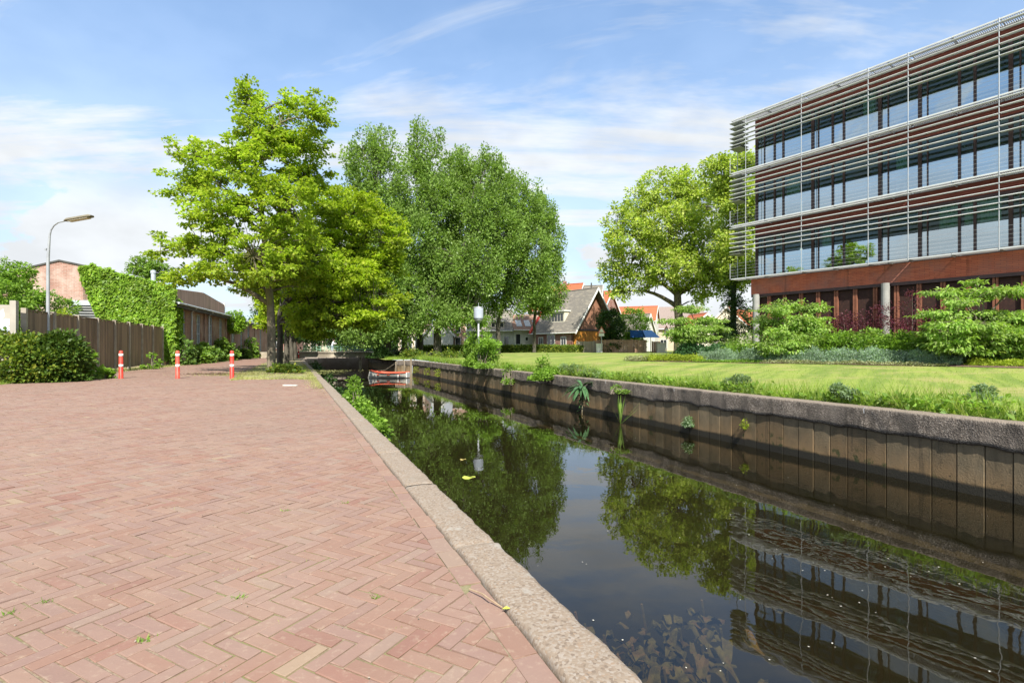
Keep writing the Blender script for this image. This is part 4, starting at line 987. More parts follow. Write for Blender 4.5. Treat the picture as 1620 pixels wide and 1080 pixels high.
# the white row house with three roof windows
def rowhouse(label, xl, xr, y, eave, ridge, depth, wall, roof, wins=(), sky=(), base=.5, dy=0., dorm=(), up=()):
    b = empty('row_house', ((xl+xr)/2, y, base), label, 'house')
    yl, yr = y+dy, y
    r = Vector((xr-xl, yr-yl, 0)); w = r.length; r.normalize(); o = Vector((xl, yl, 0)); out = Vector((r.y, -r.x, 0)); Z3 = lambda z: Vector((0, 0, z))
    build(MB().obox(o+Z3(base), r*w, -out*depth, Z3(eave-base)), 'wall', wall, b)
    A = [o+out*.3+Z3(eave-.05), o+r*w+out*.3+Z3(eave-.05), o+r*w-out*depth*.5+Z3(ridge), o-out*depth*.5+Z3(ridge), o-out*depth+Z3(eave), o+r*w-out*depth+Z3(eave)]
    th = Z3(.12); B = [p+th for p in A]
    build(MB().add(A[:4]+B[:4], ((3, 2, 1, 0), (4, 5, 6, 7), (0, 1, 5, 4), (1, 2, 6, 5), (2, 3, 7, 6), (3, 0, 4, 7))), 'roof_slope', roof, b)
    build(MB().add([A[3], A[2], A[5], A[4]], ((0, 1, 2, 3),)), 'rear_slope', roof, b)
    for q in (o, o+r*(w-.2)): build(MB().prism([q+Z3(eave), q-out*depth+Z3(eave), q-out*depth*.5+Z3(ridge)], r*.2), 'side_gable', wall, b)
    build(MB().tube([o+out*.36+Z3(eave), o+r*w+out*.36+Z3(eave)], .08, 6), 'gutter', WHITE, b)
    for s, z, ww, hh in wins: window(b, o+r*(s*w)+out*.01+Z3(z), r, ww, hh, out, 1 if ww > .8 else 0)
    sl = (A[3]-A[0]); 
    for s, f, ww, hh in sky:
        p = A[0]+r*(s*w)+sl*f+th+sl.cross(r).normalized()*0; n_ = r.cross(sl).normalized()
        fr = build(MB().obox(p, r*ww, sl.normalized()*hh, n_*.06), 'roof_window', M_ZINC, b)
        build(MB().obox(p+r*.07+sl.normalized()*.07+n_*.061, r*(ww-.14), sl.normalized()*(hh-.14), n_*.01), 'pane', M_SKYWIN, fr)
    for s, ww, hh in dorm:
        p = o+r*(s*w)-out*.35+Z3(eave+.25); d = build(MB().obox(p, r*ww, -out*2.2, Z3(hh)), 'dormer', CREAM, b)
        build(MB().obox(p-r*.15+out*.2+Z3(hh), r*(ww+.3), -out*2.6, Z3(.12)), 'dormer_roof', WHITE, d)
        k = max(2, int(ww/.6))
        for i in range(k): build(MB().obox(p+r*(.1+i*(ww-.1)/k)+out*.005+Z3(.2), r*((ww-.1)/k-.12), out*.02, Z3(hh-.35)), 'dormer_pane', M_DARKGLASS, d)
    return b
mm, NN = newmat('roof_window_glass'); bs = NN.n('BsdfPrincipled', i_Roughness=.05, i_Metallic=.0); bs.inputs['Base Color'].default_value = (.12, .17, .21, 1); bs.inputs['Specular IOR Level'].default_value = 1.; bs.inputs['Coat Weight'].default_value = 1.; finish(NN, bs); M_SKYWIN = mm
X = lambda u, y: pt(u, y).x
T_MIX = mat('tiles_mixed', (.30, .15, .10), (.20, .15, .12), 9, .85, .3, vec=(1, 1, 2.2), c3=(.24, .185, .15))
rowhouse('white plastered row house with three roof windows beside the gabled house', X(812, 71), X(857.5, 71), 71, 3.45, 5.6, 5.5, H_WHITE, T_MIX, [(.07, 1.5, .75, 1.5), (.4, 2.0, .5, .6)], [(.14, .2, .75, 1.5), (.44, .2, .75, 1.5), (.74, .2, .75, 1.5)], dy=-.8)
rowhouse('low white row house with dormer windows behind the park lamp', X(738, 70.2), X(811.5, 70.2), 70.2, 3.35, 6.3, 7, H_WHITE, T_GREY, [(.02, .9, .9, 1.6), (.22, .9, .8, 1.6), (.63, 1.2, .75, 1.5), (.80, 1.2, .75, 1.5)], dorm=[(.12, 1.9, 1.0), (.52, 1.8, 1.0)])
rowhouse('pink brick two storey house with white window frames behind the trees', X(716, 74), X(750, 74), 74, 5.0, 7.4, 7, H_PINK, T_BRN, [(.12, 3.2, .8, 1.5), (.62, 3.2, .8, 1.5), (.12, .7, .8, 1.9), (.55, .9, .9, 1.5)])
rowhouse('beige house with tall narrow windows seen between the alder trunks', X(630, 75), X(672, 75), 75, 4.6, 6.8, 7, H_BEIGE, T_BRN, [(.1, .9, .7, 1.8), (.35, .9, .7, 1.8), (.62, .9, .7, 1.8), (.82, .9, .6, 1.8), (.3, 3.0, .7, 1.1), (.66, 3.0, .7, 1.1)])
house('white_gable_house', 'white gabled house with brown door between the alder trunks', (X(694, 73), 73), (.05, -1), 2.0, 8, 3.0, 5.2, H_WHITE, T_BRN)
# houses farther back
house('orange_roof_house', 'tall house with bright orange roof and white edge behind the alders', (X(917, 86), 83), (.86, -.5), 3.0, 8, 7.2, 11.2, H_WHITE, T_ORG, chimney=(0, 3, .6))
house('orange_ridge_house', 'house with long orange ridge just behind the steep gabled house', (X(958, 84), 79.5), (.8, -.6), 2.7, 8, 6.6, 9.6, H_RED, T_ORG)
house('slate_gable_house', 'grey hipped roof house rising right behind the white bargeboards', (X(949, 76), 75), (.97, -.25), 4.4, 2.2, 4.0, 9.9, H_RED, T_GREY, T_GREY, off=.0)
house('orange_roof_house', 'low house with orange roof left of the plane trunk', (X(1036, 88), 87), (.92, -.4), 2.4, 7.4, 5.6, 7.9, H_WHITE, T_ORG)
house('white_gable_house', 'small white gable with grey roof behind the blue canopy', (X(1024, 78), 77), (.8, -.6), 2.2, 6.6, 3.2, 6.0, H_WHITE, T_GREY)
rowhouse('long house with mauve tiled roof behind the plane tree', X(1031, 92), X(1118, 92), 92, 4.4, 8.6, 9, H_BEIGE, T_MAUV, [(.2, 1.0, 1.2, 1.6), (.5, 1.0, 1.2, 1.6), (.75, 1.0, 1.2, 1.6)], dy=2)
house('cream_gable_house', 'cream gable wall with small dark shrub in front right of plane trunk', (X(1118, 80), 80), (.1, -1), 1.9, 6, 4.6, 6.3, CREAM, T_ORG)
house('orange_roof_house', 'orange roofed house beside the ivy trunk and office corner', (X(1150, 84), 84), (-.5, -.86), 3.0, 7, 4.6, 7.6, CREAM, T_ORG)
rowhouse('house with orange roof glimpsed left of the office corner', X(1160, 95), X(1215, 95), 95, 5.5, 8.2, 8, H_BEIGE, T_ORG)
rowhouse('long dark house behind the bridge seen under the leaves', X(480, 96), X(600, 96), 96, 4.2, 6.8, 8, H_BEIGE, T_MAUV, [(.1, 1, 1, 1.7), (.3, 1, 1, 1.7), (.5, 1, 1, 1.7), (.7, 1, 1, 1.7)])
rowhouse('low brick house closing the far end of the road', X(380, 105), X(470, 105), 105, 4.0, 6.5, 8, H_RED, T_GREY, [(.2, 1, 1, 1.6), (.6, 1, 1, 1.6)])

# board fences, canopy, cabinets and signs in front of the houses
M_FB2 = mat('garden_board', (.42, .26, .18), (.34, .21, .145), 3, .9, .2, vec=(1, 1, .2), piece=.3)
M_FB3 = mat('garden_board_grey', (.36, .30, .25), (.28, .24, .20), 3, .9, .2, vec=(1, 1, .2), piece=.25)
def boardfence(label, u0, u1, y0, y1, ztop, m, bw=.19):
    a = pt(u0, y0); b = pt(u1, y1); z0 = g(a.x, a.y)-.05; d = b-a; L = d.length; d.normalize(); n_ = Vector((d.y, -d.x, 0))
    f = empty('garden_fence', a+Vector((0, 0, z0)), label, 'fence'); k = int(L/bw)
    for i in range(k):
        p = a+d*(i*L/k); h = ztop+random.uniform(-.03, .03)
        build(MB().obox(p+n_*random.uniform(0, .03)+Vector((0, 0, z0)), d*(L/k-.012), n_*.02, (0, 0, h-z0)), 'fence_board', m, f)
    build(MB().obox(a-n_*.04+Vector((0, 0, z0+1.2)), d*L, n_*.035, (0, 0, .09)), 'fence_rail', m, f)
    for i in range(int(L/2)+1): build(MB().obox(a+d*min(i*2, L-.1)-n_*.02+Vector((0, 0, z0)), d*.1, n_*.09, (0, 0, ztop+.08-z0)), 'fence_post', m, f)
boardfence('lower grey board fence in front of the orange timber front', 912, 943, 61.5, 61, 1.85, M_FB3)
boardfence('brown garden board fence between the two warning signs', 943, 1023, 60.6, 60.2, 2.0, M_FB2)
boardfence('short brown board fence right of the dark gate opening', 1031, 1045, 60.4, 60.4, 1.8, M_FB2)
M_BLUE = mat('blue_tarp', (.018, .105, .36), (.014, .085, .30), 2, .6)
a = pt(997, 63); cn = empty('blue_canopy', a+Vector((0, 0, 1.9)), 'blue canopy with sloping front above the brown garden fence', 'canopy')
x0_, x1_, x2_ = X(997, 63), X(1020, 62), X(1040, 62); zt, zb_ = zz(522, 62), zz(533.5, 62)
build(MB().prism([(x0_, 63, zb_), (x0_, 63, zt), (x2_-.4, 63, zt), (x2_-.4, 63, zb_)], (0, -.05, 0)), 'front_valance', M_BLUE, cn)
build(MB().prism([(x1_, 62.9, zt-.02), (x2_-.4, 62.9, zt-.02), (x2_+.2, 61.6, zb_), (x1_, 61.6, zb_)], (0, -.01, -.03)), 'sloping_sheet', mat('blue_sheet', (.06, .22, .50), (.05, .18, .44), 3, .45), cn)
build(MB().obox((x0_, 63.01, zt-.04), (x2_-.4-x0_, 0, 0), (0, 3, 0), (0, 0, .05)), 'canopy_roof', M_BLUE, cn)
for x_ in (x0_+.1, x1_, x2_-.5): build(MB().tube([(x_, 63.1, .4), (x_, 63.1, zt-.05)], .04, 6), 'canopy_post', M_FELT, cn)
def cabinet(u0, u1, v0, y, label, m):
    xl, xr = X(u0, y), X(u1, y); z0 = g(xl, y)-.03; z1 = zz(v0, y); c = empty('utility_cabinet', ((xl+xr)/2, y, z0), label, 'cabinet')
    build(MB().obox((xl, y, z0), (xr-xl, 0, 0), (0, .5, 0), (0, 0, z1-z0)), 'body', m, c); build(MB().obox((xl-.03, y-.03, z1), (xr-xl+.06, 0, 0), (0, .56, 0), (0, 0, .06)), 'lid', m, c)
    build(MB().obox(((xl+xr)/2-.01, y-.012, z0+.1), (.02, 0, 0), (0, .011, 0), (0, 0, z1-z0-.15)), 'door_seam', M_ZINC, c)
cabinet(944, 953, 544, 59.5, 'small white utility cabinet beside the left warning sign', WHITE)
cabinet(1040, 1053, 543, 59.6, 'wide cream utility cabinet beside the right warning sign', CREAM)
def warnsign(u, y, vt, label):
    p = pt(u, y); z0 = g(p.x, p.y)-.05; zt = zz(vt, y); s = empty('warning_sign', p+Vector((0, 0, z0)), label, 'road sign', 'triangular warning signs by the garden fence')
    build(MB().tube([p+Vector((0, 0, z0)), p+Vector((0, 0, zt-.1))], .045, 8), 'pole', STEEL, s)
    tri = lambda h, k, d: [(p.x-h*.5, y-d, zt-h*.87+k), (p.x+h*.5, y-d, zt-h*.87+k), (p.x, y-d, zt+k*.0-(.87*(.0)))]
    plate = build(MB().prism([(p.x-.42, y-.06, zt-.74), (p.x+.42, y-.06, zt-.74), (p.x, y-.06, zt)], (0, -.02, 0)), 'red_border', mat('sign_red', (.55, .16, .13), (.5, .13, .1), 3, .5), s)
    build(MB().prism([(p.x-.27, y-.081, zt-.66), (p.x+.27, y-.081, zt-.66), (p.x, y-.081, zt-.19)], (0, -.006, 0)), 'white_field', WHITE, plate)
    build(MB().obox((p.x-.3, y-.08, zt-1.12), (.6, 0, 0), (0, .02, 0), (0, 0, .34)), 'sub_plate', WHITE, s)
warnsign(951.5, 59, 516, 'red and white triangular warning sign in front of the gabled house fence')
warnsign(1054, 58, 514.5, 'red and white triangular warning sign next to the cream cabinet and bushes')
# park lamp on the lawn by the wall
y = 30.; p = pt(757, y); z0 = g(p.x, p.y); zt = zz(487, y); zb_ = zz(505, y)
PL = empty('park_lamp', p+Vector((0, 0, z0-.05)), 'white park lamp with cylindrical lantern standing in the leafy sapling', 'lamp post')
build(MB().tube([p+Vector((0, 0, z0-.05)), p+Vector((0, 0, z0+1)), p+Vector((0, 0, zb_-.1))], [.06, .06, .05], 12), 'post', STEEL, PL, True)
build(MB().lathe(p, [(.07, zb_-.22), (.2, zb_-.08), (.24, zb_-.05), (.24, zb_)], 16), 'collar', STEEL, PL)
build(MB().lathe(p, [(.27, zb_+.003), (.275, zb_+.1), (.275, zt-.06), (.27, zt)], 20), 'lantern', mat('lantern_glass', (.40, .44, .52), (.34, .38, .46), 4, .3), PL, True)
build(MB().lathe(p, [(.29, zt+.002), (.28, zt+.03), (.03, zt+.09), (.015, zt+.1), (.015, zt+.3)], 16), 'lantern_cap', STEEL, PL)
# ------------------------------------------------------------------ trees
def lob(u, v, y, r, ry=None, dy=0., dep=None):            # crown lobe at a picture place and a true distance
    Y = y+dy; s = Y/F; p = uv(u, v, Y); ry = ry or r
    return (p.x, p.y, p.z, r*s, (dep or r)*s, ry*s)
def T(u, y): p = pt(u, y); return (p.x, p.y, -.03)
y = 22.8
make_tree('maple_tree', 'tall bright green maple with bare mossy trunk behind the right bollard', T(429, y), 2.6, .17,
  [lob(388, 160, y, 30, 42), lob(420, 205, y, 52, 46), lob(465, 160, y, 24, 26), lob(498, 185, y, 34, 38, -.8), lob(470, 240, y, 60, 50, 1), lob(395, 265, y, 74, 58, -1), lob(322, 262, y, 40, 44), lob(268, 245, y, 22, 36, -.5), lob(300, 300, y, 46, 40, .6), lob(352, 335, y, 70, 44, -1.8), lob(460, 330, y, 70, 55, -1.6), lob(490, 290, y, 38, 40, 1.5), lob(300, 392, y, 62, 24, -.4), lob(252, 398, y, 22, 20), lob(400, 405, y, 78, 48, -2.2), lob(345, 430, y, 46, 26, -1.4), lob(470, 410, y, 70, 52, 1.), lob(410, 445, y, 44, 26, 1.6), lob(285, 440, y, 30, 22, -.6)],
  900, 50, .33, .135, L_MAPLE, BARKG, flat=.38, droop=.35, up=1.5, aspect=.8, shell=.25, gap=.05, lean=(.05, 0), top=11.9)
y = 28.5
make_tree('maple_tree', 'second bright green maple leaning its crown over the canal', T(443, y), 3.0, .15,
  [lob(520, 320, y, 40, 34), lob(560, 340, y, 60, 36, -1), lob(610, 362, y, 36, 26), lob(500, 380, y, 66, 50, -1.5), lob(575, 400, y, 66, 34, .5), lob(610, 420, y, 34, 24), lob(540, 440, y, 70, 42, -2), lob(600, 465, y, 44, 28), lob(500, 470, y, 60, 34, -1), lob(555, 495, y, 56, 26), lob(455, 420, y, 50, 45, 2), lob(530, 500, y, 52, 22, -2.6), lob(590, 492, y, 44, 22, -2.2), lob(560, 515, y, 40, 14, -1), lob(500, 520, y, 40, 14, -1.6), lob(480, 500, y, 36, 20, -2), lob(625, 385, y, 22, 12, -1)],
  1000, 50, .38, .155, L_MAPLE2, BARKD, flat=.36, droop=.35, up=1.5, aspect=.8, shell=.3, gap=.05, top=7.5)
y = 35.
make_tree('maple_tree', 'third maple in the row half hidden behind the second trunk', T(453.5, y), 3.0, .17,
  [lob(480, 430, y, 60, 50), lob(530, 450, y, 56, 36), lob(510, 500, y, 46, 22, -1), lob(470, 490, y, 40, 20), lob(430, 450, y, 40, 36)], 420, 46, .52, .22, L_MAPLE2, BARKD, flat=.36, droop=.35, up=1.5, aspect=.8, shell=.35, gap=.0, top=6.5)
y = 44.
make_tree('maple_tree', 'fourth maple at the far end of the row near the bridge', T(461, y), 2.6, .2,
  [lob(462, 470, y, 42, 36), lob(488, 492, y, 30, 24), lob(440, 480, y, 34, 26), lob(470, 505, y, 26, 16)], 280, 44, .6, .26, L_MAPLE2, BARKD, flat=.4, droop=.35, up=1.5, aspect=.8, shell=.35, gap=.0, top=5.4)
y = 52.
make_tree('maple_tree', 'farthest maple of the row left of the bridge railing', T(467, y), 2.4, .18,
  [lob(455, 500, y, 30, 26), lob(430, 505, y, 24, 20)], 160, 44, .7, .3, L_MAPLE2, BARKD, flat=.4, droop=.35, up=1.5, aspect=.8, shell=.35, top=5.2)
AL = dict(flat=1.35, droop=-.25, up=.75, aspect=.6, shell=.42, gap=-.02, group='tall alders behind the canal bend')
def alder(lab, u, y, lobes, n, r0=.34, top=None, th=3.):
    sh = []
    for l in lobes:
        for q in range(2):
            a = random.uniform(-.6, .6); sh.append((l[0]+a*l[3], l[1]+random.uniform(-.4, .4)*l[4], l[2]+l[5]*random.uniform(.85, 1.1), l[3]*.16, l[4]*.16, l[5]*.34))
    lobes = lobes+sh; make_tree('alder_tree', lab, (*T(u, y)[:2], .2), th, r0, lobes, int(n*1.4), 54, .60, .24, L_ALDER, BARKD, top=top, **AL)
y = 52.; alder('leftmost tall alder directly behind the second maple', 613, y, [lob(605, 232, y, 20, 30), lob(575, 262, y, 34, 42), lob(612, 285, y, 36, 56, -1), lob(560, 330, y, 34, 50), lob(610, 370, y, 50, 60, -1), lob(570, 430, y, 50, 60), lob(615, 460, y, 44, 46, -2), lob(580, 510, y, 44, 28, -1), lob(550, 500, y, 36, 40), lob(575, 530, y, 36, 18, -2), lob(605, 522, y, 30, 18, -3)], 620)
y = 54.; alder('tallest pointed alder in the middle of the dark grove', 640, y, [lob(664, 232, y, 20, 34), lob(684, 262, y, 26, 40), lob(652, 300, y, 34, 56), lob(690, 330, y, 34, 60, -1), lob(655, 390, y, 44, 60, -2), lob(640, 460, y, 44, 46, -2), lob(690, 420, y, 36, 50), lob(640, 505, y, 36, 26), lob(655, 515, y, 26, 18, -3), lob(630, 530, y, 22, 12, -2)], 600)
y = 56.; alder('round topped alder right of the tallest pointed one', 664, y, [lob(722, 270, y, 26, 34), lob(745, 285, y, 24, 36), lob(715, 330, y, 36, 56, -1), lob(745, 370, y, 36, 60), lob(705, 420, y, 40, 50, -2), lob(690, 470, y, 34, 40, -1), lob(735, 450, y, 34, 40, -2)], 520)
y = 52.5; alder('alder with thick leaning trunk in front of the white gable', 692, y, [lob(775, 275, y, 26, 32), lob(797, 300, y, 24, 36), lob(770, 345, y, 36, 56, -1), lob(800, 370, y, 30, 56), lob(760, 420, y, 40, 50, -2), lob(720, 475, y, 36, 30), lob(700, 440, y, 34, 44), lob(745, 480, y, 26, 26), lob(680, 495, y, 26, 20, -2), lob(712, 505, y, 22, 14, -2), lob(740, 500, y, 22, 12, -2)], 520, .42)
y = 57.; alder('alder with slim pale trunk in front of the white row house', 788, y, [lob(818, 310, y, 24, 34), lob(840, 335, y, 24, 36), lob(815, 375, y, 34, 50), lob(845, 400, y, 30, 48, -1), lob(800, 430, y, 34, 40), lob(845, 450, y, 34, 32), lob(790, 465, y, 30, 28), lob(770, 485, y, 24, 16, -1), lob(815, 480, y, 22, 16, -1)], 420, .26)
y = 60.; alder('rightmost alder drooping over the row house roofs', 845, y, [lob(858, 340, y, 20, 34), lob(872, 385, y, 22, 44), lob(868, 430, y, 26, 36), lob(880, 462, y, 18, 22), lob(840, 470, y, 26, 22), lob(862, 480, y, 22, 20)], 260, .2, None, 4.)
y = 54.
make_tree('plane_tree', 'broad pale green plane tree with forked trunk left of the office', (*T(1074, y)[:2], .4), 4.6, .52,
  [lob(1085, 292, y, 36, 26), lob(1050, 305, y, 44, 36), lob(1010, 318, y, 28, 28), lob(975, 352, y, 24, 32), lob(1000, 375, y, 46, 40, -1), lob(970, 420, y, 26, 28), lob(1010, 440, y, 46, 24), lob(1060, 360, y, 56, 50, -2), lob(1115, 330, y, 50, 50), lob(1120, 400, y, 54, 46, -1), lob(1065, 420, y, 56, 34, -2), lob(1150, 430, y, 40, 34), lob(1110, 455, y, 40, 22), lob(985, 462, y, 24, 14)],
  1050, 40, .62, .25, L_PLANE, BARKG, flat=.7, droop=.25, up=1., aspect=.75, shell=.4, gap=.07, top=15.)
y = 47.
make_tree('plane_tree', 'second plane tree with ivy covered trunk beside the office corner', (*T(1160, y)[:2], .4), 4.6, .3,
  [lob(1140, 268, y, 34, 26), lob(1172, 262, y, 30, 22), lob(1165, 310, y, 40, 36), lob(1185, 350, y, 40, 40, 1), lob(1160, 390, y, 36, 36), lob(1175, 430, y, 34, 26)],
  520, 40, .6, .24, L_PLANE, BARKD, flat=.7, droop=.25, up=1., aspect=.75, shell=.35, gap=.05, top=14)
y = 46.4
bush('ivy_column', 'dark ivy wrapped round the trunk beside the office corner', (*T(1160, y)[:2], .35), (.6, .6, 3), 150, 36, .45, .16, L_DARK, cat='climbing plant', stems=False, extra=[lob(1161, 455, y, 12, 45), lob(1158, 500, y, 18, 40), lob(1166, 520, y, 26, 22)])
# trees closing the far background
k = 0
for u, y, r, top_, lab in ((350, 105, 60, 505, 'distant dark tree behind the far workshop'), (440, 88, 46, 470, 'distant tree above the far end of the road'), (505, 84, 50, 470, 'distant dark tree behind the bridge railing'), (560, 82, 46, 480, 'distant dark tree behind the bridge right end'), (605, 90, 40, 490, 'distant tree beyond the alder trunks'), (1200, 90, 60, 470, 'distant tree behind the office corner')):
    s = y/F; p = pt(u, y); make_tree('background_tree', lab, (p.x, p.y, 0), 2., .25, [lob(u-r*.3, top_+20, y, r*.6, 22), lob(u+r*.4, top_+28, y, r*.6, 24), lob(u, top_+45, y, r, 26), lob(u-r*.5, top_+58, y, r*.6, 18), lob(u+r*.5, top_+58, y, r*.6, 18)], 240, 26, 1.0, .42, L_DARK, BARKD, flat=.8, shell=.4, group='trees far behind the bridge and houses')
# understorey by the bridge and alders
for u, v, y, rx, rz, lab, lm in ((600, 552, 50, 14, 8, 'low dark shrub at the foot of the leftmost alder', L_DARK), (655, 556, 48, 16, 7, 'nettle patch below the middle alder trunks', L_HEDGE), (560, 553, 62, 24, 10, 'dark shrub behind the right end of the bridge', L_DARK), (490, 548, 64, 20, 10, 'dark shrub behind the left railing of the bridge', L_DARK), (715, 553, 50, 26, 6, 'shaded grass clump between alder trunks and park lamp', L_HEDGE), (640, 553, 56, 20, 7, 'dark undergrowth between the alder trunks', L_DARK)):
    p = pt(u, y); s = y/F; bush('undergrowth', lab, (p.x, p.y, g(p.x, p.y) if canw(p.x, p.y) > 7.4 else 0), (rx*s*1.3, 1.2, rz*s*1.3), 60, 30, .4, .2, lm, cat='undergrowth')

# ------------------------------------------------------------------ hedges and shrubs on the left
p = pt(18, 15.9); bush('beech_hedge', 'clipped green and yellow hedge under the street lamp, left one', (p.x-1.2, p.y+1.1, 0), (2.05, 1.0, 1.2), 560, 34, .26, .125, L_HEDGE, shell=.75, cat='hedge')
p = pt(78, 16.3); bush('beech_hedge', 'rounded dark green hedge under the street lamp, right one', (p.x-.5, p.y+1.0, 0), (.7, .75, 1.14), 340, 34, .26, .125, leafmat('leaf_hedge2', [(.055, .115, .022), (.10, .17, .03), (.04, .085, .018), (.14, .20, .035)], .3, .4), shell=.75, cat='hedge')
L_BIG = leafmat('leaf_mallow', [(.14, .25, .06), (.20, .31, .09), (.10, .19, .04)], .4)
for u, v, y, rx, rz, lab in ((138, 589, 18.6, 20, 26, 'large leaved pale green shrub growing against the board fence'), (163, 592, 18.8, 18, 8, 'low leafy weeds at the foot of the fence left of the first bollard'), (240, 581, 27.2, 10, 19, 'slim leafy plant at the right end of the fence')):
    p = pt(u, y); s = y/F; bush('leafy_weed', lab, (p.x, p.y, -.02), (rx*s*.8, .4, rz*s*2*.62), 20, 9, .15, .17, L_LIGHT, aspect=.85, cat='shrub')
for i, (t_, h, lab) in enumerate(((38.6, 1.9, 'mallow clump at the ivy corner of the workshop'), (41.6, 1.3, 'mallow clump under the second workshop window'), (43.2, 1.5, 'mallow clump left of the downpipe'), (45.6, 1.4, 'dark mallow clump right of the downpipe'), (48.4, 1.9, 'tall creeper clump under the fourth workshop window'), (50.9, 1.5, 'leafy clump beside the workshop passage'), (56.5, 1.2, 'pale weed clump at the farther workshop wall'), (60.5, 2.3, 'tall leafy clump at the farther workshop near the trunks'))):
    q = road(t_, WF+.45); bush('mallow_clump', lab, (q.x, q.y, -.02), (.75, .45, h*.72), 46, 22, .3, .22, L_BIG if i % 3 == 0 else L_WEED, aspect=.8, cat='wall plant', group='plants along the workshop wall')
q = road(53, WF+.5); bush('hanging_creeper', 'bright green creeper hanging from the gutter over the workshop passage', (q.x, q.y, 2.3), (1.0, .5, 1.1), 90, 30, .3, .17, L_IVY, cat='climbing plant', stems=False, half=False)
for u, v, y, rx, rz, lab, lm in ((14, 470, 25, 40, 32, 'large leafy bush behind the mural panel', L_LIGHT), (72, 486, 26, 38, 22, 'green bush behind the left end of the fence', L_WEED), (18, 430, 28, 14, 18, 'taller bush top beside the brick gable', L_LIGHT), (104, 496, 24, 14, 8, 'yellow green bush above the fence by the louvre', L_YEL)):
    p = uv(u, v, y); s = y/F; bush('garden_bush', lab, (p.x, p.y, 0), (rx*s, 1.2, rz*s), 240, 34, .3, .15, lm, extra=[(p.x, p.y, p.z, rx*s, 1.3, rz*s), (p.x, p.y, p.z*.5, rx*s*.8, 1.2, p.z*.5)], cat='bush')
make_tree('garden_tree', 'small dark tree behind the ivy and the steel flue', (*T(236, 42)[:2], 0), 2, .15, [lob(232, 418, 42, 18, 14), lob(250, 430, 42, 18, 14), lob(215, 425, 42, 10, 10)], 90, 34, .5, .2, L_WEED, BARKD)

# ------------------------------------------------------------------ planting bed in front of the office
BED = mat('bed_soil', (.16, .10, .08), (.11, .07, .055), 4, 1, .8, 24)
def bedpt(a, d): return Vector((11.0, 28.6, 0))+Vector((.6, -.8, 0))*a+Vector((.8, .6, 0))*d      # a along the front edge, d inward
def Yb(u, d):                                            # distance at which picture column u lies d inside the bed edge
    r = (u-U0)/F; a = ((28.6+.6*d)*r-11.0-.8*d)/(.6+.8*r); return 28.6-.8*a+.6*d
mb = MB(); na, nd = 44, 10
for i in range(na+1):
    for j in range(nd+1):
        q = bedpt(-6+i*.7, .12+j*.8+.1*math.sin(i*.9)*(j == 0)); mb.v.append((q.x, q.y, g(q.x, q.y)+.004+.05*ss(0, 2, j)))
for i in range(na):
    for j in range(nd): mb.f.append((i*(nd+1)+j, i*(nd+1)+j+1, (i+1)*(nd+1)+j+1, (i+1)*(nd+1)+j))
mb.f = [f[::-1] for f in mb.f]
build(mb, 'planting_bed', BED, None, True, kind='structure')
def gbush(name, lab, u, y, rx, rz, n, per, sr, size, lm, ry=None, **k):
    y = Yb(u, y)
    p = pt(u, y); s = y/F; z = g(p.x, p.y); return bush(name, lab, (p.x, p.y, z), (rx*s, (ry or rx*.75)*s, rz*s*.75), n, per, sr, size, lm, **k)
def dogwood(lab, u, y, tiers, n):
    y = Yb(u, y)
    p = pt(u, y); base = (p.x, p.y, g(p.x, p.y)-.03)
    make_tree('layered_dogwood', lab, base, .4, .07, [lob(a, b, y, r, rz_, dy) for a, b, r, rz_, dy in tiers], n, 34, .34, .15, L_DOG, BARK, flat=.28, droop=.75, up=1.5, aspect=.5, shell=.2, gap=-.05, cat='shrub')
dogwood('layered pale green dogwood in front of the office corner', 1255, 3.2, [(1240, 482, 26, 8, 0), (1222, 490, 26, 8, -.6), (1280, 488, 30, 8, 0), (1295, 503, 20, 5, -.6), (1270, 506, 30, 9, -1), (1225, 508, 34, 10, .4), (1290, 520, 30, 10, -.8), (1235, 528, 46, 14, -.3), (1262, 540, 50, 14, -.6), (1230, 548, 46, 14, -.9)], 520)
dogwood('large layered pale green dogwood in front of the office, right one', 1545, 3.0, [(1545, 448, 14, 5, 0), (1500, 462, 30, 6, -.3), (1560, 464, 50, 7, 0), (1612, 460, 30, 6, -.2), (1520, 476, 30, 6, -.8), (1490, 496, 34, 8, -.6), (1560, 500, 60, 9, .5), (1520, 514, 50, 8, -1.2), (1600, 504, 40, 8, -.6), (1500, 525, 40, 13, -.8), (1570, 535, 60, 18, -.8), (1640, 500, 40, 14, 0), (1520, 545, 50, 16, -1), (1600, 548, 50, 18, -1)], 760)
dogwood('layered yellow green dogwood beside the plane trunk', 1110, 4., [(1092, 489, 24, 5, 0), (1070, 507, 24, 5, -.5), (1120, 507, 26, 5, 0), (1100, 520, 36, 6, -.4), (1075, 527, 24, 5, -.6), (1130, 520, 26, 6, .3), (1100, 535, 40, 8, 0)], 300)
for a in ((1345, 4.2, 32, 94, 'purple leaved shrub left of the concrete column'), (1395, 4.2, 28, 98, 'purple leaved shrub in front of the concrete column'), (1445, 4.4, 28, 112, 'tall purple leaved shrub beside the large dogwood'), (1310, 4.3, 20, 70, 'small purple shrub behind the corner dogwood'), (1480, 4.4, 22, 95, 'purple shrub half hidden behind the large dogwood')):
    gbush('purple_shrub', a[4], a[0], a[1], a[2], a[3], 300, 24, .32, .09, L_RED, aspect=.45, group='purple shrubs before the office', shell=.4, gap=.1)
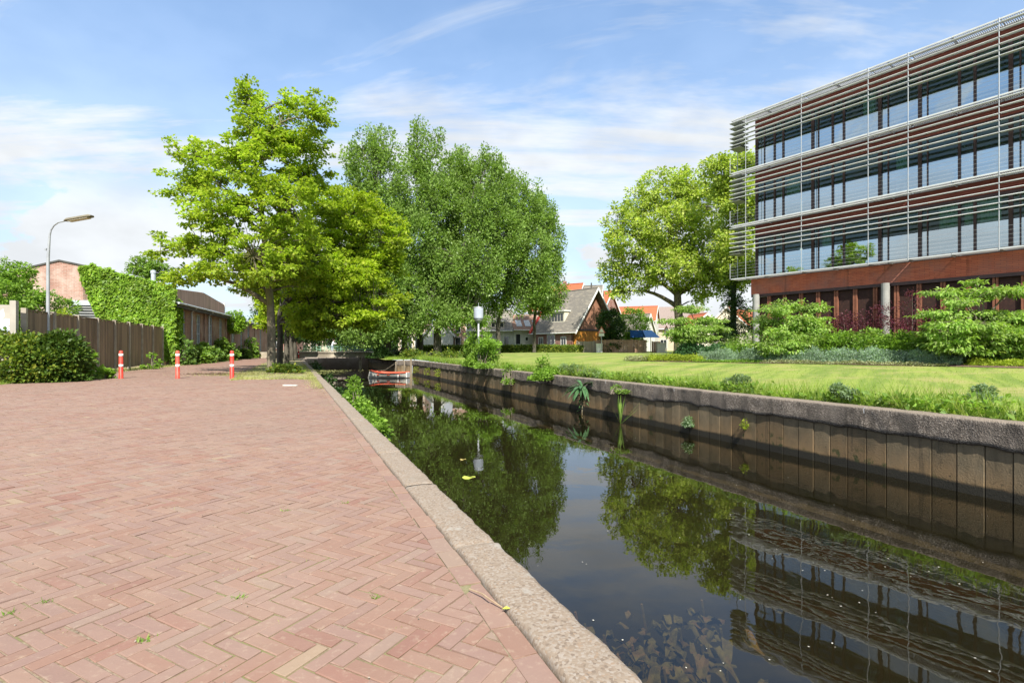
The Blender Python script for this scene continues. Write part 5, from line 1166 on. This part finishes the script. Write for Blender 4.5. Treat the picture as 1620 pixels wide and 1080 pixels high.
for a in ((1185, 2.6, 26, 20, L_LIGHT, 'light green shrub left of the corner dogwood'), (1330, 2.7, 34, 50, L_LIGHT, 'fresh green shrub below the left purple shrub'), (1375, 2.8, 34, 52, L_WEED, 'mid green shrub below the concrete column'), (1425, 2.7, 34, 50, L_LIGHT, 'fresh green shrub below the tall purple shrub'), (1295, 2.5, 34, 38, L_WEED, 'green shrub under the corner dogwood'), (1600, 2.6, 40, 60, L_LIGHT, 'bright green shrub at the right of the large dogwood'), (1535, 2.5, 44, 30, L_DARK, 'dark shrub under the large dogwood'), (1215, 2.5, 36, 26, L_DARK, 'dark shrub under the corner dogwood'), (1470, 2.6, 30, 46, L_WEED, 'leafy shrub left of the large dogwood')):
    gbush('bed_shrub', a[5], a[0], a[1], a[2], a[3], 240, 28, .28, .12, a[4], group='shrubs in the office bed', shell=.5)
for a in ((1095, 3.0, 26, 24, L_LAUREL, 'dark glossy laurel in front of the layered yellow dogwood'), (1135, 2.9, 26, 22, L_LAUREL, 'second dark glossy laurel right of the first'), (1165, 2.5, 26, 24, L_LIGHT, 'pale green shrub right of the laurels'), (1170, 4.4, 30, 36, L_WEED, 'green shrub behind the laurels near the office corner'), (1140, 6.5, 16, 60, L_DARK, 'dark yew like shrub before the cream gable')):
    gbush('bed_shrub', a[5], a[0], a[1], a[2], a[3], 220, 28, .3, .16 if a[4] is L_LAUREL else .12, a[4], aspect=.42, group='shrubs in the office bed', shell=.55)
# low edging plants: blue green catmint row, yellow ground cover, cream edging
def strip(name, lab, a0, a1, d0, d1, h, n, size, lm, upright=.0, aspect=.4, cat='ground cover', mound=.8):
    p0 = bedpt((a0+a1)/2, (d0+d1)/2); t = empty(name, (p0.x, p0.y, g(p0.x, p0.y)), lab, cat)
    a = a0+(a1-a0)*rng.random(n); d = d0+(d1-d0)*rng.random(n); f = rng.random(n)**.6
    hh = np.array([h*(.62+.5*mnoise.noise((q*mound*1.6, w*mound, 2.2))+.35*mnoise.noise((q*6., w*5., 1.1))) for q, w in zip(a, d)])*np.clip(np.minimum(d-d0, d1-d)/.18, .25, 1)
    P = np.array([tuple(bedpt(q, w)) for q, w in zip(a, d)]); P[:, 2] = np.array([g(x_, y_) for x_, y_, _ in P])+.02+hh*f
    D = rng.normal(size=(n, 3))*.7; D[:, 2] += upright; Nn = rng.normal(size=(n, 3))*.6; Nn[:, 2] += .8-.6*upright
    L = size*(.6+.8*rng.random(n)); npmesh('foliage', leafquads(P, D, Nn, L, L*aspect), 0, lm, t, kind='stuff'); return t
i = 0
for a0, a1 in ((-1.6, 1.2), (1.25, 3.9), (3.95, 6.3), (6.35, 8.4), (8.5, 10.3)):
    strip('catmint_row', ('grey green catmint clump at the left end of the row', 'grey green catmint clump under the corner dogwood', 'grey green catmint clump below the purple shrubs', 'grey green catmint clump left of the large dogwood', 'grey green catmint clump before the large dogwood')[i], a0, a1, .75, 1.9, .78, 9000, .08, L_LAV, 1.1, .32, 'catmint', .9); i += 1
strip('yellow_groundcover', 'bright yellow green groundcover mound left of the catmint', -5.2, -1.0, .25, 2.6, .42, 9000, .08, L_YEL, .2, .6)
strip('yellow_groundcover', 'bright yellow green low mound at the right of the catmint', 10.4, 13.5, .9, 2.0, .4, 6000, .07, L_YEL, .2, .6)
strip('cream_edging', 'low cream leaved edging plants along the bed front', 2.5, 10.0, .15, .72, .17, 5500, .06, L_CREAM, .2, .6)
strip('cream_edging', 'low pale flowering clump at the left tip of the bed', -6.6, -4.7, .2, 1.3, .36, 3000, .07, L_CREAM, .2, .6)
strip('green_edging', 'thin green edging plants left of the cream edging', -1.5, 2.4, .2, .7, .16, 3000, .06, L_LIGHT, .2, .6)
# clipped hedge before the row houses
def hedge(lab, u0, u1, y0, y1, ztop, n=9000):
    a = pt(u0, y0); b = pt(u1, y1); z0 = g(a.x, a.y); t = empty('clipped_hedge', (a+b)/2+Vector((0, 0, z0)), lab, 'hedge')
    q = rng.random(n); P = np.array(a)*(1-q[:, None])+np.array(b)*q[:, None]; fc = rng.random(n)
    P[:, 1] += np.where(fc < .55, rng.random(n)*.12, rng.random(n)*.9); P[:, 2] = np.where(fc < .55, z0+(ztop-z0)*rng.random(n), ztop-.1*rng.random(n))+.06*rng.normal(size=n)
    Nn = rng.normal(size=(n, 3))*.6; Nn[:, 1] -= .6; Nn[:, 2] += .6; D = rng.normal(size=(n, 3))
    L = .17*(.6+.8*rng.random(n)); npmesh('foliage', leafquads(P, D, Nn, L, L*.65), 0, L_HEDGE, t)
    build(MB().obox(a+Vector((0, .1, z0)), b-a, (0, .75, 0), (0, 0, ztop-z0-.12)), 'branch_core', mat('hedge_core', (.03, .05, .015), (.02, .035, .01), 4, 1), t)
hedge('long clipped green hedge in front of the white row houses', 778, 922, 61, 61, 1.32)
hedge('shaded clipped hedge behind the alder trunks', 660, 776, 63, 61.5, 1.3, 6000)
for a in ((975, 58.5, 22, 26, 'dark green bush above the brown garden fence'), (1010, 66, 30, 26, 'light green bush behind the blue canopy')):
    p = uv(a[0], 510, a[1]); s = a[1]/F; bush('garden_bush', a[4], (p.x, p.y+3, .5), (a[2]*s, 1.6, a[3]*s), 200, 30, .5, .24, L_DARK if a[0] < 1000 else L_LIGHT, extra=[(p.x, p.y+3, p.z, a[2]*s, 1.6, a[3]*s), (p.x, p.y+3, 1.6, a[2]*s*.7, 1.4, 1.4)], cat='bush')

# ------------------------------------------------------------------ grass
def blades(name, P, h, wd, m, lean=.5, parent=None, **tags):
    n = len(P); a = rng.random(n)*2*PI; S_ = np.stack([np.cos(a), np.sin(a), 0*a], 1)*np.asarray(wd).reshape(-1, 1)
    D = rng.normal(size=(n, 3))*lean; D[:, 2] = 1; D = unit(D); tip = P+D*np.asarray(h).reshape(-1, 1); bend = rng.normal(size=(n, 3))*np.asarray(h).reshape(-1, 1)*.18; bend[:, 2] = 0
    V = np.stack([P-S_, P+S_, tip+bend], 1); return npmesh(name, V, 0, m, parent, 3, **tags)
def scatter_can(n, t0, t1, w0, w1, dens=None):
    t = t0+(t1-t0)*rng.random(n); w = w0+(w1-w0)*rng.random(n)
    if dens is not None:
        kq = np.array([dens(a, b) for a, b in zip(t, w)]); keep = rng.random(n) < kq; t, w = t[keep], w[keep]
    P = np.array([tuple(can(a, b)) for a, b in zip(t, w)]); P[:, 2] = [g(x_, y_)-.01 for x_, y_, _ in P]; return P, t, w
# mown grass
P, t_, w_ = scatter_can(90000, -6, 34, 10.5, 30, lambda a, b: min(1, (9/(max(4, a+b*.4))))**1.2)
blades('mown_grass', P, .03+.035*rng.random(len(P)), .005+.004*rng.random(len(P)), L_GRASS, .8, kind='stuff')
# long rough grass along the wall
P, t_, w_ = scatter_can(90000, -6, 47, 10.12, 11.9, lambda a, b: max(.05, 1-(b-10.1)/(1.1+.8*mnoise.noise((a*.5, 0, 7))))*(.45+.55*mnoise.noise((a*.8, b, 3))+.3))
hgt = (.15+.36*rng.random(len(P))**1.5)*np.array([1+.6*mnoise.noise((a*.6, 4, 1)) for a in t_])*np.clip(1.5-(w_-10.1)*.6, .4, 1.2)
blades('rough_grass', P, hgt, .005+.005*rng.random(len(P)), L_GRASS, .45, kind='stuff')
P, t_, w_ = scatter_can(26000, -6, 47, 10.08, 11.4, lambda a, b: max(0., .75+1.3*mnoise.noise((a*.42, b*.6, 9)))*max(.1, 1-(b-10.1)/1.4))
n = len(P); P[:, 2] += rng.random(n)*.2*np.array([1+.8*mnoise.noise((a*.7, 1, 1)) for a in t_]); D = rng.normal(size=(n, 3)); D[:, 2] += .2; Nn = rng.normal(size=(n, 3))*.5; Nn[:, 2] += 1
L = .08+.08*rng.random(n); npmesh('bank_weeds', leafquads(P, D, Nn, L, L*.6), 0, L_WEED, None, kind='stuff')
P, t_, w_ = scatter_can(14000, 46.5, 58, 8.0, 12.5)
blades('rough_grass', P, .1+.22*rng.random(len(P)), .012, L_GRASS, .5, kind='stuff')
# verge along the fence and workshops
n = 30000; t_ = 14+56*rng.random(n)**1.2; w_ = WV-.15+(-.95)*rng.random(n)**.8+.25*rng.normal(size=n)*(rng.random(n) < .5)
kq = np.array([.5+.9*mnoise.noise((a*.35, b*1.5, 2)) for a, b in zip(t_, w_)]); keep = rng.random(n) < kq
P = np.array([tuple(road(a, b, -.02)) for a, b in zip(t_[keep], w_[keep])]); blades('verge_grass', P, .05+.10*rng.random(len(P)), .008, L_DRY, .6, kind='stuff')
n = 16000; t_ = 11.+9*rng.random(n); w_ = WV+.16-.8*rng.random(n); P = np.array([tuple(road(a, b, -.02)) for a, b in zip(t_, w_)]); blades('verge_grass', P, .05+.13*rng.random(n), .007, L_GRASS, .6, kind='stuff')
# tufts in the joints, along the kerb and about the trunks
pts = []
for k in range(5200):
    t = 9+26*random.random()**.7; w = .80-abs(random.gauss(0, .16))
    if mnoise.noise((t*.55, 3, 8)) > -.05-(.25 if t > 14 else 0): p = can(t, w); pts.append((p.x, p.y, .0))
for k in range(9000):
    q = pt(random.gauss(440, 42), 1); y_ = random.uniform(20.4, 25.5); x_ = (random.gauss(432, 44)-U0)/F*22.5
    if mnoise.noise((x_*.9, y_*.9, 4)) > -.2: pts.append((x_, y_, 0.))
for k in range(240):
    y_ = 2+12*random.random()**1.3; x_ = random.uniform(-.95, .2)*y_
    if in_road(x_, y_, .1):
        for q in range(random.randint(1, 3)): pts.append((x_+random.gauss(0, .012), y_+random.gauss(0, .012), -.004))
P = np.array(pts); hh = np.where(P[:, 1] < 14, .008+.012*rng.random(len(P)), .03+.07*rng.random(len(P))); blades('joint_grass', P, hh, np.where(P[:, 1] < 14, .0022, .006), L_DRY, 1.0, kind='stuff')
for u, v in ((228, 1012), (72, 952), (378, 945), (452, 807), (596, 945), (690, 800), (15, 970), (545, 795)):
    y_ = F*H/(v-V0); p = pt(u, y_); q = np.repeat(np.array([[p.x, p.y, -.004]]), 26, 0)+rng.normal(size=(26, 3))*(.014, .012, 0)
    o = blades('weed_tuft', q, .012+.02*rng.random(26), .0035, L_WEED, 1.3); tagset(o, {228: 'largest weed tuft between bricks in the left foreground', 72: 'tiny weed tuft in the joints at the far left foreground', 378: 'weed tuft beside the yellow bricks', 452: 'small weed tuft in the middle of the paving', 596: 'weed tuft beside the pale yellow bricks near the kerb', 690: 'weed tuft close to the kerb course', 15: 'weed tuft at the left edge by the big joint', 545: 'weed tuft near the dark patched bricks'}[u], 'weed', 'weeds between the bricks')
# bare mossy soil under the row of trees
mb = MB(); kk = 60
for i in range(kk+1):
    t = 20.2+i*.62; n1 = mnoise.noise((t*.9, 2, 3)); wl_ = -1.75+.45*n1+(1.1*(1-min(1, i/3))); wr_ = .66-.05*mnoise.noise((t*1.3, 6, 3))-(.5*(1-min(1, i/3)))
    mb.v += [tuple(can(t, wl_, .003)), tuple(can(t, (wl_+wr_)/2, .018)), tuple(can(t, wr_, .003))]
for i in range(kk): mb.f += [(3*i, 3*i+1, 3*i+4, 3*i+3), (3*i+1, 3*i+2, 3*i+5, 3*i+4)]
mb.f = [f[::-1] for f in mb.f]; build(mb, 'soil_strip', G_VERGE, None, True, kind='structure')
n = 16000; t_ = 19.6+20*rng.random(n)**1.8; w_ = -1.9+2.7*rng.random(n); kq = np.array([mnoise.noise((a*.8, b*1.1, 12)) for a, b in zip(t_, w_)])
kp = (kq > -.05) | (np.abs(t_-20.6) < .5*rng.random(n)); P = np.array([tuple(can(a, b, -.002)) for a, b in zip(t_[kp], w_[kp])]); blades('dry_grass', P, .03+.09*rng.random(len(P)), .008, L_DRY, .8, kind='stuff')
# soil and low plants round the first trunk
p = pt(445, 22.2); mb = MB(); nn_ = 30
mb.v = [(p.x, p.y, .07)]+[(p.x+math.cos(2*PI*k/nn_)*1.1*(1+.2*mnoise.noise((k*.5, 1, 1))), p.y+math.sin(2*PI*k/nn_)*.9*(1+.2*mnoise.noise((k*.5, 5, 1))), .012) for k in range(nn_)]
mb.f = [(0, 1+k, 1+(k+1) % nn_) for k in range(nn_)]; build(mb, 'soil', SOIL, None, True, kind='structure')
bush('groundcover_plants', 'low leafy groundcover round the foot of the front maple', (p.x+.1, p.y+.05, .03), (.75, .45, .28), 70, 22, .14, .11, L_HEDGE, aspect=.7, cat='ground cover', stems=False)
n = 700; c = pt(352, 21.9); q = np.stack([c.x+rng.normal(size=n)*.75, c.y+rng.normal(size=n)*.35, 0*rng.random(n)+.012], 1); D = rng.normal(size=(n, 3)); D[:, 2] *= .2
npmesh('leaf_litter', leafquads(q, D, np.tile((0, 0, 1.), (n, 1))+rng.normal(size=(n, 3))*.3, .05+.05*rng.random(n), .035), 0, mat('leaf_litter', (.16, .10, .06), (.09, .06, .04), 8, 1), None, kind='stuff')
mb = MB(); mb.obox(pt(447, 15.0, .012), (.42, -.06, 0), (.01, .07, 0), (0, 0, .035)); build(mb, 'stone_strip', mat('pale_stone', (.62, .6, .56), (.5, .48, .44), 6, .9), at=pt(447, 15, .012), label='pale narrow stone strip lying on the paving before the maples', cat='stone')

# ------------------------------------------------------------------ plants on the quay and canal wall
def qbush(lab, t, w, z, rad, n, per, sr, size, lm, name='wall_shrub', **k): q = can(t, w, z); return bush(name, lab, tuple(q), rad, n, per, sr, size, lm, **k)
def wallplants(lab, lobes, n, per, sr, size, lm, base, name='wall_shrub', **k): return bush(name, lab, tuple(base), (1, 1, 1), n, per, sr, size, lm, extra=lobes, **k)
L1 = [tuple(can(t, w, z))+(a, a, b) for t, w, z, a, b in ((8.1, 1.2, -.2, .11, .12), (8.9, 1.22, -.15, .13, .15), (9.8, 1.24, -.12, .12, .16), (10.8, 1.26, -.12, .13, .16), (12., 1.3, .0, .12, .24), (12.4, 1.32, .2, .08, .2), (13.6, 1.26, -.15, .12, .14))]
wallplants('bright alder shrub growing out of the left quay wall', L1, 130, 20, .13, .07, L_LIGHT, can(10.2, 1.2, -1.1), half=False, shell=.4, aspect=.75)
L1 = [tuple(can(t, w, z))+(.25, .3, b) for t, w, z, b in ((17.5, 1.3, -.4, .25), (23, 1.35, -.4, .3), (29, 1.4, -.35, .35), (36, 1.5, -.3, .4), (44, 1.6, -.3, .4))]
wallplants('dark green bank plants hanging along the shaded left quay', L1, 110, 20, .2, .13, L_DARK, can(22, 1.2, -1.1), half=False)
def on_wall(u, off=0.):                                  # point of the right wall line seen at picture column u
    r = (u-U0)/F; w = 9.8-off; st, ct = math.sin(TH), math.cos(TH)
    t = (w*ct+r*w*st)/(r*ct-st) if abs(r*ct-st) > 1e-6 else 0
    return t
def wl(u, dw, z, a, b): q = can(on_wall(u), 9.8+dw, z); return (q.x, q.y, q.z, a, a, b)
def wlob(u, v, dw, r, ry=None):
    Y = can(on_wall(u), 9.8+dw).y; k = 9.8/(9.8+dw); r_ = (u-U0)/F; st, ct = math.sin(TH), math.cos(TH); w = 9.8+dw; Y = (w*(ct+r_*st)/(r_*ct-st))*ct-w*st
    return lob(u, v, Y, r, ry)
def wbase(l): return (l[0], l[1], l[2]-l[5]*.8)
def wplant(lab, lobes, n, per, sr, size, lm, base=None, **k): return wallplants(lab, lobes, n, per, sr, size, lm, base or wbase(lobes[0]), half=False, **k)
wplant('leafy green sapling growing round the white park lamp', [wlob(762, 572, .4, 26, 14), wlob(758, 545, .6, 24, 26), wlob(772, 552, .5, 20, 24), wlob(764, 520, .6, 16, 20), wlob(744, 560, .4, 14, 16), wlob(764, 588, -.1, 16, 10), wlob(766, 605, -.4, 12, 9), wlob(750, 580, .3, 18, 12)], 440, 26, .24, .13, L_LIGHT, tuple(can(on_wall(760), 10.0, .0)), shell=.3, name='sapling')
wplant('small shrub leaning over the coping right of the park lamp', [wlob(803, 603, -.3, 8, 6), wlob(805, 588, .0, 8, 12)], 50, 22, .17, .09, L_LIGHT)
wplant('bright shrub overhanging the wall with a cut branch below', [wlob(862, 594, -.25, 12, 10), wlob(860, 577, .2, 8, 14), wlob(852, 606, -.5, 16, 9), wlob(866, 611, -.4, 10, 8), wlob(872, 590, .1, 10, 8)], 130, 24, .16, .10, L_LIGHT)
wplant('grey green weedy plants along the coping right of the bright shrub', [wlob(897, 584, .7, 12, 8), wlob(912, 586, .6, 14, 8), wlob(935, 590, .6, 12, 6), wlob(950, 594, .5, 9, 5)], 120, 24, .16, .075, leafmat('leaf_greyweed', [(.16, .25, .10), (.23, .32, .15), (.12, .2, .07)], .35), tuple(can(on_wall(915), 10.4, .0)))
wplant('grey green tuft on the bank just left of the small leaning shrub', [wlob(781, 583, .4, 6, 7)], 30, 22, .14, .075, MATS['leaf_greyweed'])
def longleaf(name, lab, c, stems, m, cat='water plant'):
    c = Vector(c); t = empty(name, c, lab, cat); mb = MB(); lv = MB()
    for d, L, w, dr in stems:
        d = Vector(d).normalized(); side = d.cross(Vector((0, 0, 1))).normalized(); k = 6; A = []
        for i in range(k+1):
            f = i/k; p = c+d*L*f+Vector((0, 0, -dr*L*f*f)); ww = w*math.sin(PI*(.08+.9*f))*.5
            A.append((p+side*ww, p+Vector((0, 0, -.15*ww)), p-side*ww))
        for i in range(k):
            a, b = A[i], A[i+1]; lv.quad(a[0], a[1], b[1], b[0]); lv.quad(a[1], a[2], b[2], b[1])
    build(lv, 'leaves', m, t); return t
c = can(on_wall(928), 9.62, -.30); st = []
for k in range(24):
    a = random.uniform(0, 2*PI); st.append(((math.cos(a)-.5, math.sin(a)*.9-.45, random.uniform(-.2, .9)), random.uniform(.45, .85), random.uniform(.11, .18), random.uniform(.3, .9)))
dk = longleaf('water_dock', 'broad leaved dock plant hanging from the canal wall', c, st, L_LAUREL)
lv = MB()
for k in range(34):
    b = c+Vector((random.gauss(-.05, .1), random.gauss(-.05, .08), -random.random()*.75)); a = random.uniform(0, 2*PI); d = Vector((math.cos(a)-.4, math.sin(a)-.4, random.uniform(-.5, .4))).normalized(); L = random.uniform(.16, .34); sd_ = d.cross(Vector((0, 0, 1))).normalized()*L*.16
    lv.quad(b, b+d*L*.45+sd_, b+d*L+Vector((0, 0, -.2*L)), b+d*L*.45-sd_)
build(lv, 'stem_leaves', L_LAUREL, dk)
build(MB().tube([c, c+Vector((.0, -.05, -.4)), can(on_wall(930), 9.55, WATER-.2)], [.03, .03, .025], 6), 'dock_stem', BARKG, dk)
wplant('trailing weed hanging over the coping between dock and reeds', [wlob(976, 616, -.12, 6, 6), wlob(984, 628, -.2, 6, 8), wlob(988, 641, -.2, 5, 7)], 56, 22, .11, .065, L_WEED)
c = can(on_wall(1010), 9.15, WATER); st = []
for k in range(26):
    a = random.uniform(0, 2*PI); st.append(((math.cos(a)*.16, math.sin(a)*.16, 1), random.uniform(.4, 1.0), random.uniform(.03, .05), random.uniform(.0, .15)))
st += [((.9, .1, .75), .75, .03, 0), ((.85, .0, .95), .95, .028, .0), ((-.5, 0, 1), .6, .03, 0)]
longleaf('reed_clump', 'tall green reed clump standing in the water before the wall', c, st, L_WEED)
wplant('small white flecked plant growing from the wall near the waterline', [wlob(1089, 669, -.08, 8, 9)], 44, 20, .06, .045, leafmat('leaf_fleck', [(.09, .18, .06), (.14, .24, .1), (.4, .44, .36)], .3), stems=False)
wplant('little yellow green sprig growing from a panel joint', [wlob(1178, 672, -.05, 4, 11)], 16, 14, .04, .035, L_YEL, stems=False)
for u, lab in ((659, 'tiny yellow sprig at the far end of the canal wall'), (676, 'thin creeper on the far part of the canal wall'), (692, 'yellow green sprig near the waterline of the far wall')): wplant(lab, [wlob(u, 586+(u-659)*.15, -.15, 4, 6)], 12, 14, .14, .09, L_YEL, stems=False)
L_TH = leafmat('leaf_thistle', [(.16, .24, .12), (.22, .30, .17), (.12, .19, .08)], .35)
for lab, ls in (('tall grey thistle on the bank at the right edge', ((1556, 618, 1.2, 9, 9), (1546, 632, 1.0, 12, 7), (1566, 630, 1.0, 9, 8))), ('grey green thistle on the bank below the catmint', ((1172, 600, .9, 12, 7), (1158, 604, .7, 10, 5))), ('leafy nettle tuft on the bank between the thistles', ((1330, 617, .5, 12, 8), (1345, 622, .4, 10, 6)))):
    ll = [wlob(*q) for q in ls]; b = ll[0]; wplant(lab, ll, 70, 20, .08, .055, L_TH if 'thistle' in lab else L_WEED, stems=False, base=(b[0], b[1], g(b[0], b[1])))

# ------------------------------------------------------------------ in and on the water
L_SUB = mat('submerged_leaf', (.07, .065, .028), (.025, .023, .011), 16, .7, .3, c3=(.085, .055, .036))
def lily(lab, u, v, n, size):
    y_ = F*(H-WATER-(-.0)-.0)/(v-V0); y_ = F*(H-WATER)/(v-V0); c = pt(u, y_, WATER-.10); t = empty('submerged_lily', c, lab, 'water plant', 'submerged water lilies near the kerb'); mb = MB()
    n = int(n*1.3)
    for k in range(n):
        a = 2*PI*k/n+random.uniform(-.3, .3); r0 = random.uniform(.02, .14); L = size*.68*random.uniform(.7, 1.25); w = L*random.uniform(.3, .4); d = Vector((math.cos(a), math.sin(a), 0)); sd_ = Vector((-d.y, d.x, 0))
        o = c+d*r0+Vector((random.gauss(0, .05), random.gauss(0, .05), random.uniform(-.05, .06))); kk = 6; A = []
        tw = random.uniform(-.25, .25)
        for i in range(kk+1):
            f = i/kk; ww = w*.5*math.sin(PI*min(.96, .14+.82*f))**.7; p = o+d*L*f+Vector((0, 0, -.10*f*f*L*4+.035*math.sin(f*7+k)))
            A.append((p+sd_*ww+Vector((0, 0, .25*ww+tw*ww+.012*math.sin(i*3.1))), p, p-sd_*ww+Vector((0, 0, .25*ww-tw*ww+.012*math.cos(i*2.7)))))
        for i in range(kk): a_, b_ = A[i], A[i+1]; mb.quad(a_[0], a_[1], b_[1], b_[0]); mb.quad(a_[1], a_[2], b_[2], b_[1])
    mx = max(p[2] for p in mb.v)
    mb.v = [(x_, y2, z_-(mx-WATER+.03+.10*(v % 3))) for x_, y2, z_ in mb.v]
    build(mb, 'lily_leaves', L_SUB, t, True)
    build(MB().tube([c, c+Vector((.1, .1, -.5)), c+Vector((.05, .2, -1.1))], .012, 5), 'stalk', L_SUB, t)
for i, (u, v, n, s_) in enumerate(((925, 968, 10, .30), (955, 985, 9, .30), (910, 950, 6, .24), (1015, 1030, 13, .34), (1050, 1035, 9, .32), (1075, 975, 10, .34), (1110, 1000, 9, .34), (1050, 985, 7, .28), (1015, 938, 6, .22), (1110, 932, 6, .26), (1200, 1060, 9, .36), (1140, 975, 6, .3), (1000, 1000, 5, .2))):
    lily(('submerged lily closest to the kerb middle', 'submerged lily beside the first along the kerb', 'small submerged lily near the upper kerb', 'largest submerged lily at the bottom by the kerb', 'submerged lily right of the largest one', 'submerged lily in the middle of the blue reflection', 'submerged lily right of the middle one', 'submerged lily left of the middle one', 'small submerged lily below the cloud reflection', 'submerged lily leaf cluster farthest from the kerb', 'submerged lily at the bottom under the building reflection', 'submerged lily at the edge of the building reflection', 'tiny submerged lily between two larger ones')[i], u, v, n, s_)
def pad(lab, u, v, r, m):
    y_ = F*(H-WATER)/(v-V0); c = pt(u, y_, WATER+.006); mb = MB(); k = 18
    mb.v = [(c.x, c.y, c.z+.006)]+[(c.x+math.cos(.25+5.8*i/k)*r*(1+.06*math.sin(i*2.3)), c.y+math.sin(.25+5.8*i/k)*r*.8, c.z+.01*math.sin(i*1.3)) for i in range(k+1)]; mb.f = [(0, i+1, i+2) for i in range(k)]
    md = build(mb, 'lily_pad', m, at=c, label=lab, cat='lily pad'); return md
M_PAD = mat('lily_pad', (.42, .46, .08), (.34, .40, .06), 12, .4)
pad('yellow green floating lily pad below the kerb bend', 741, 755.5, .13, M_PAD); pad('small floating yellow leaf beside the kerb', 732, 727, .07, mat('dead_leaf', (.35, .28, .08), (.25, .2, .06), 9, .6)); 
n = 120; V = []
for k in range(n):
    u = random.uniform(640, 1620); v = random.uniform(640, 1080); y_ = F*(H-WATER)/(v-V0); c = pt(u, y_, WATER+.004)
    w = canw(c.x, c.y)
    if not 1.2 < w < 9.7 or mnoise.noise((c.x*.5, c.y*.5, 6)) < -.25: continue
    r = random.uniform(.004, .012); a = random.uniform(0, PI); e = Vector((math.cos(a), math.sin(a), 0))*r; f = Vector((-e.y, e.x, 0))*random.uniform(.4, .9)
    V += [tuple(c-e), tuple(c+f), tuple(c+e), tuple(c-f)]
npmesh('floating_petals', V, 0, mat('petal', (.66, .64, .58), (.5, .48, .4), 20, .6), None, kind='stuff')
# a dry twig and a yellow leaf on the paving, scattered grit
p = pt(742, F*H/(935-V0), .012); q = pt(795, F*H/(965-V0), .012)
build(MB().tube([p, p.lerp(q, .35)+Vector((.01, -.01, .01)), p.lerp(q, .7)+Vector((-.012, 0, .012)), q], [.003, .004, .004, .003], 5), 'dry_twig', mat('dry_twig', (.38, .29, .19), (.28, .2, .13), 20, .9), at=p, label='thin dry twig lying in the gap along the kerb bricks', cat='twig')
c = pt(801, F*H/(970-V0), .02); build(MB().add([c+Vector((-.018, 0, 0)), c+Vector((0, .012, .006)), c+Vector((.02, .004, .0)), c+Vector((.003, -.011, .004))], ((0, 3, 2), (0, 2, 1))), 'fallen_leaf', M_PAD, at=c, label='yellow green fallen leaf beside the kerb stone', cat='leaf')
mb = MB()
for k in range(230):
    y_ = 1.6+8*random.random()**1.4; x_ = random.uniform(-.98, .25)*y_
    if not in_road(x_, y_, .05): continue
    r = random.uniform(.0015, .0055); z_ = .004+lift(x_, y_)*.5
    mb.add([(x_-r, y_, z_), (x_, y_-r*.8, z_), (x_+r*.9, y_, z_), (x_, y_+r, z_), (x_, y_, z_+r)], ((0, 1, 4), (1, 2, 4), (2, 3, 4), (3, 0, 4)))
build(mb, 'grit', mat('grit', (.34, .29, .24), (.09, .075, .065), 60, 1), None, kind='stuff')
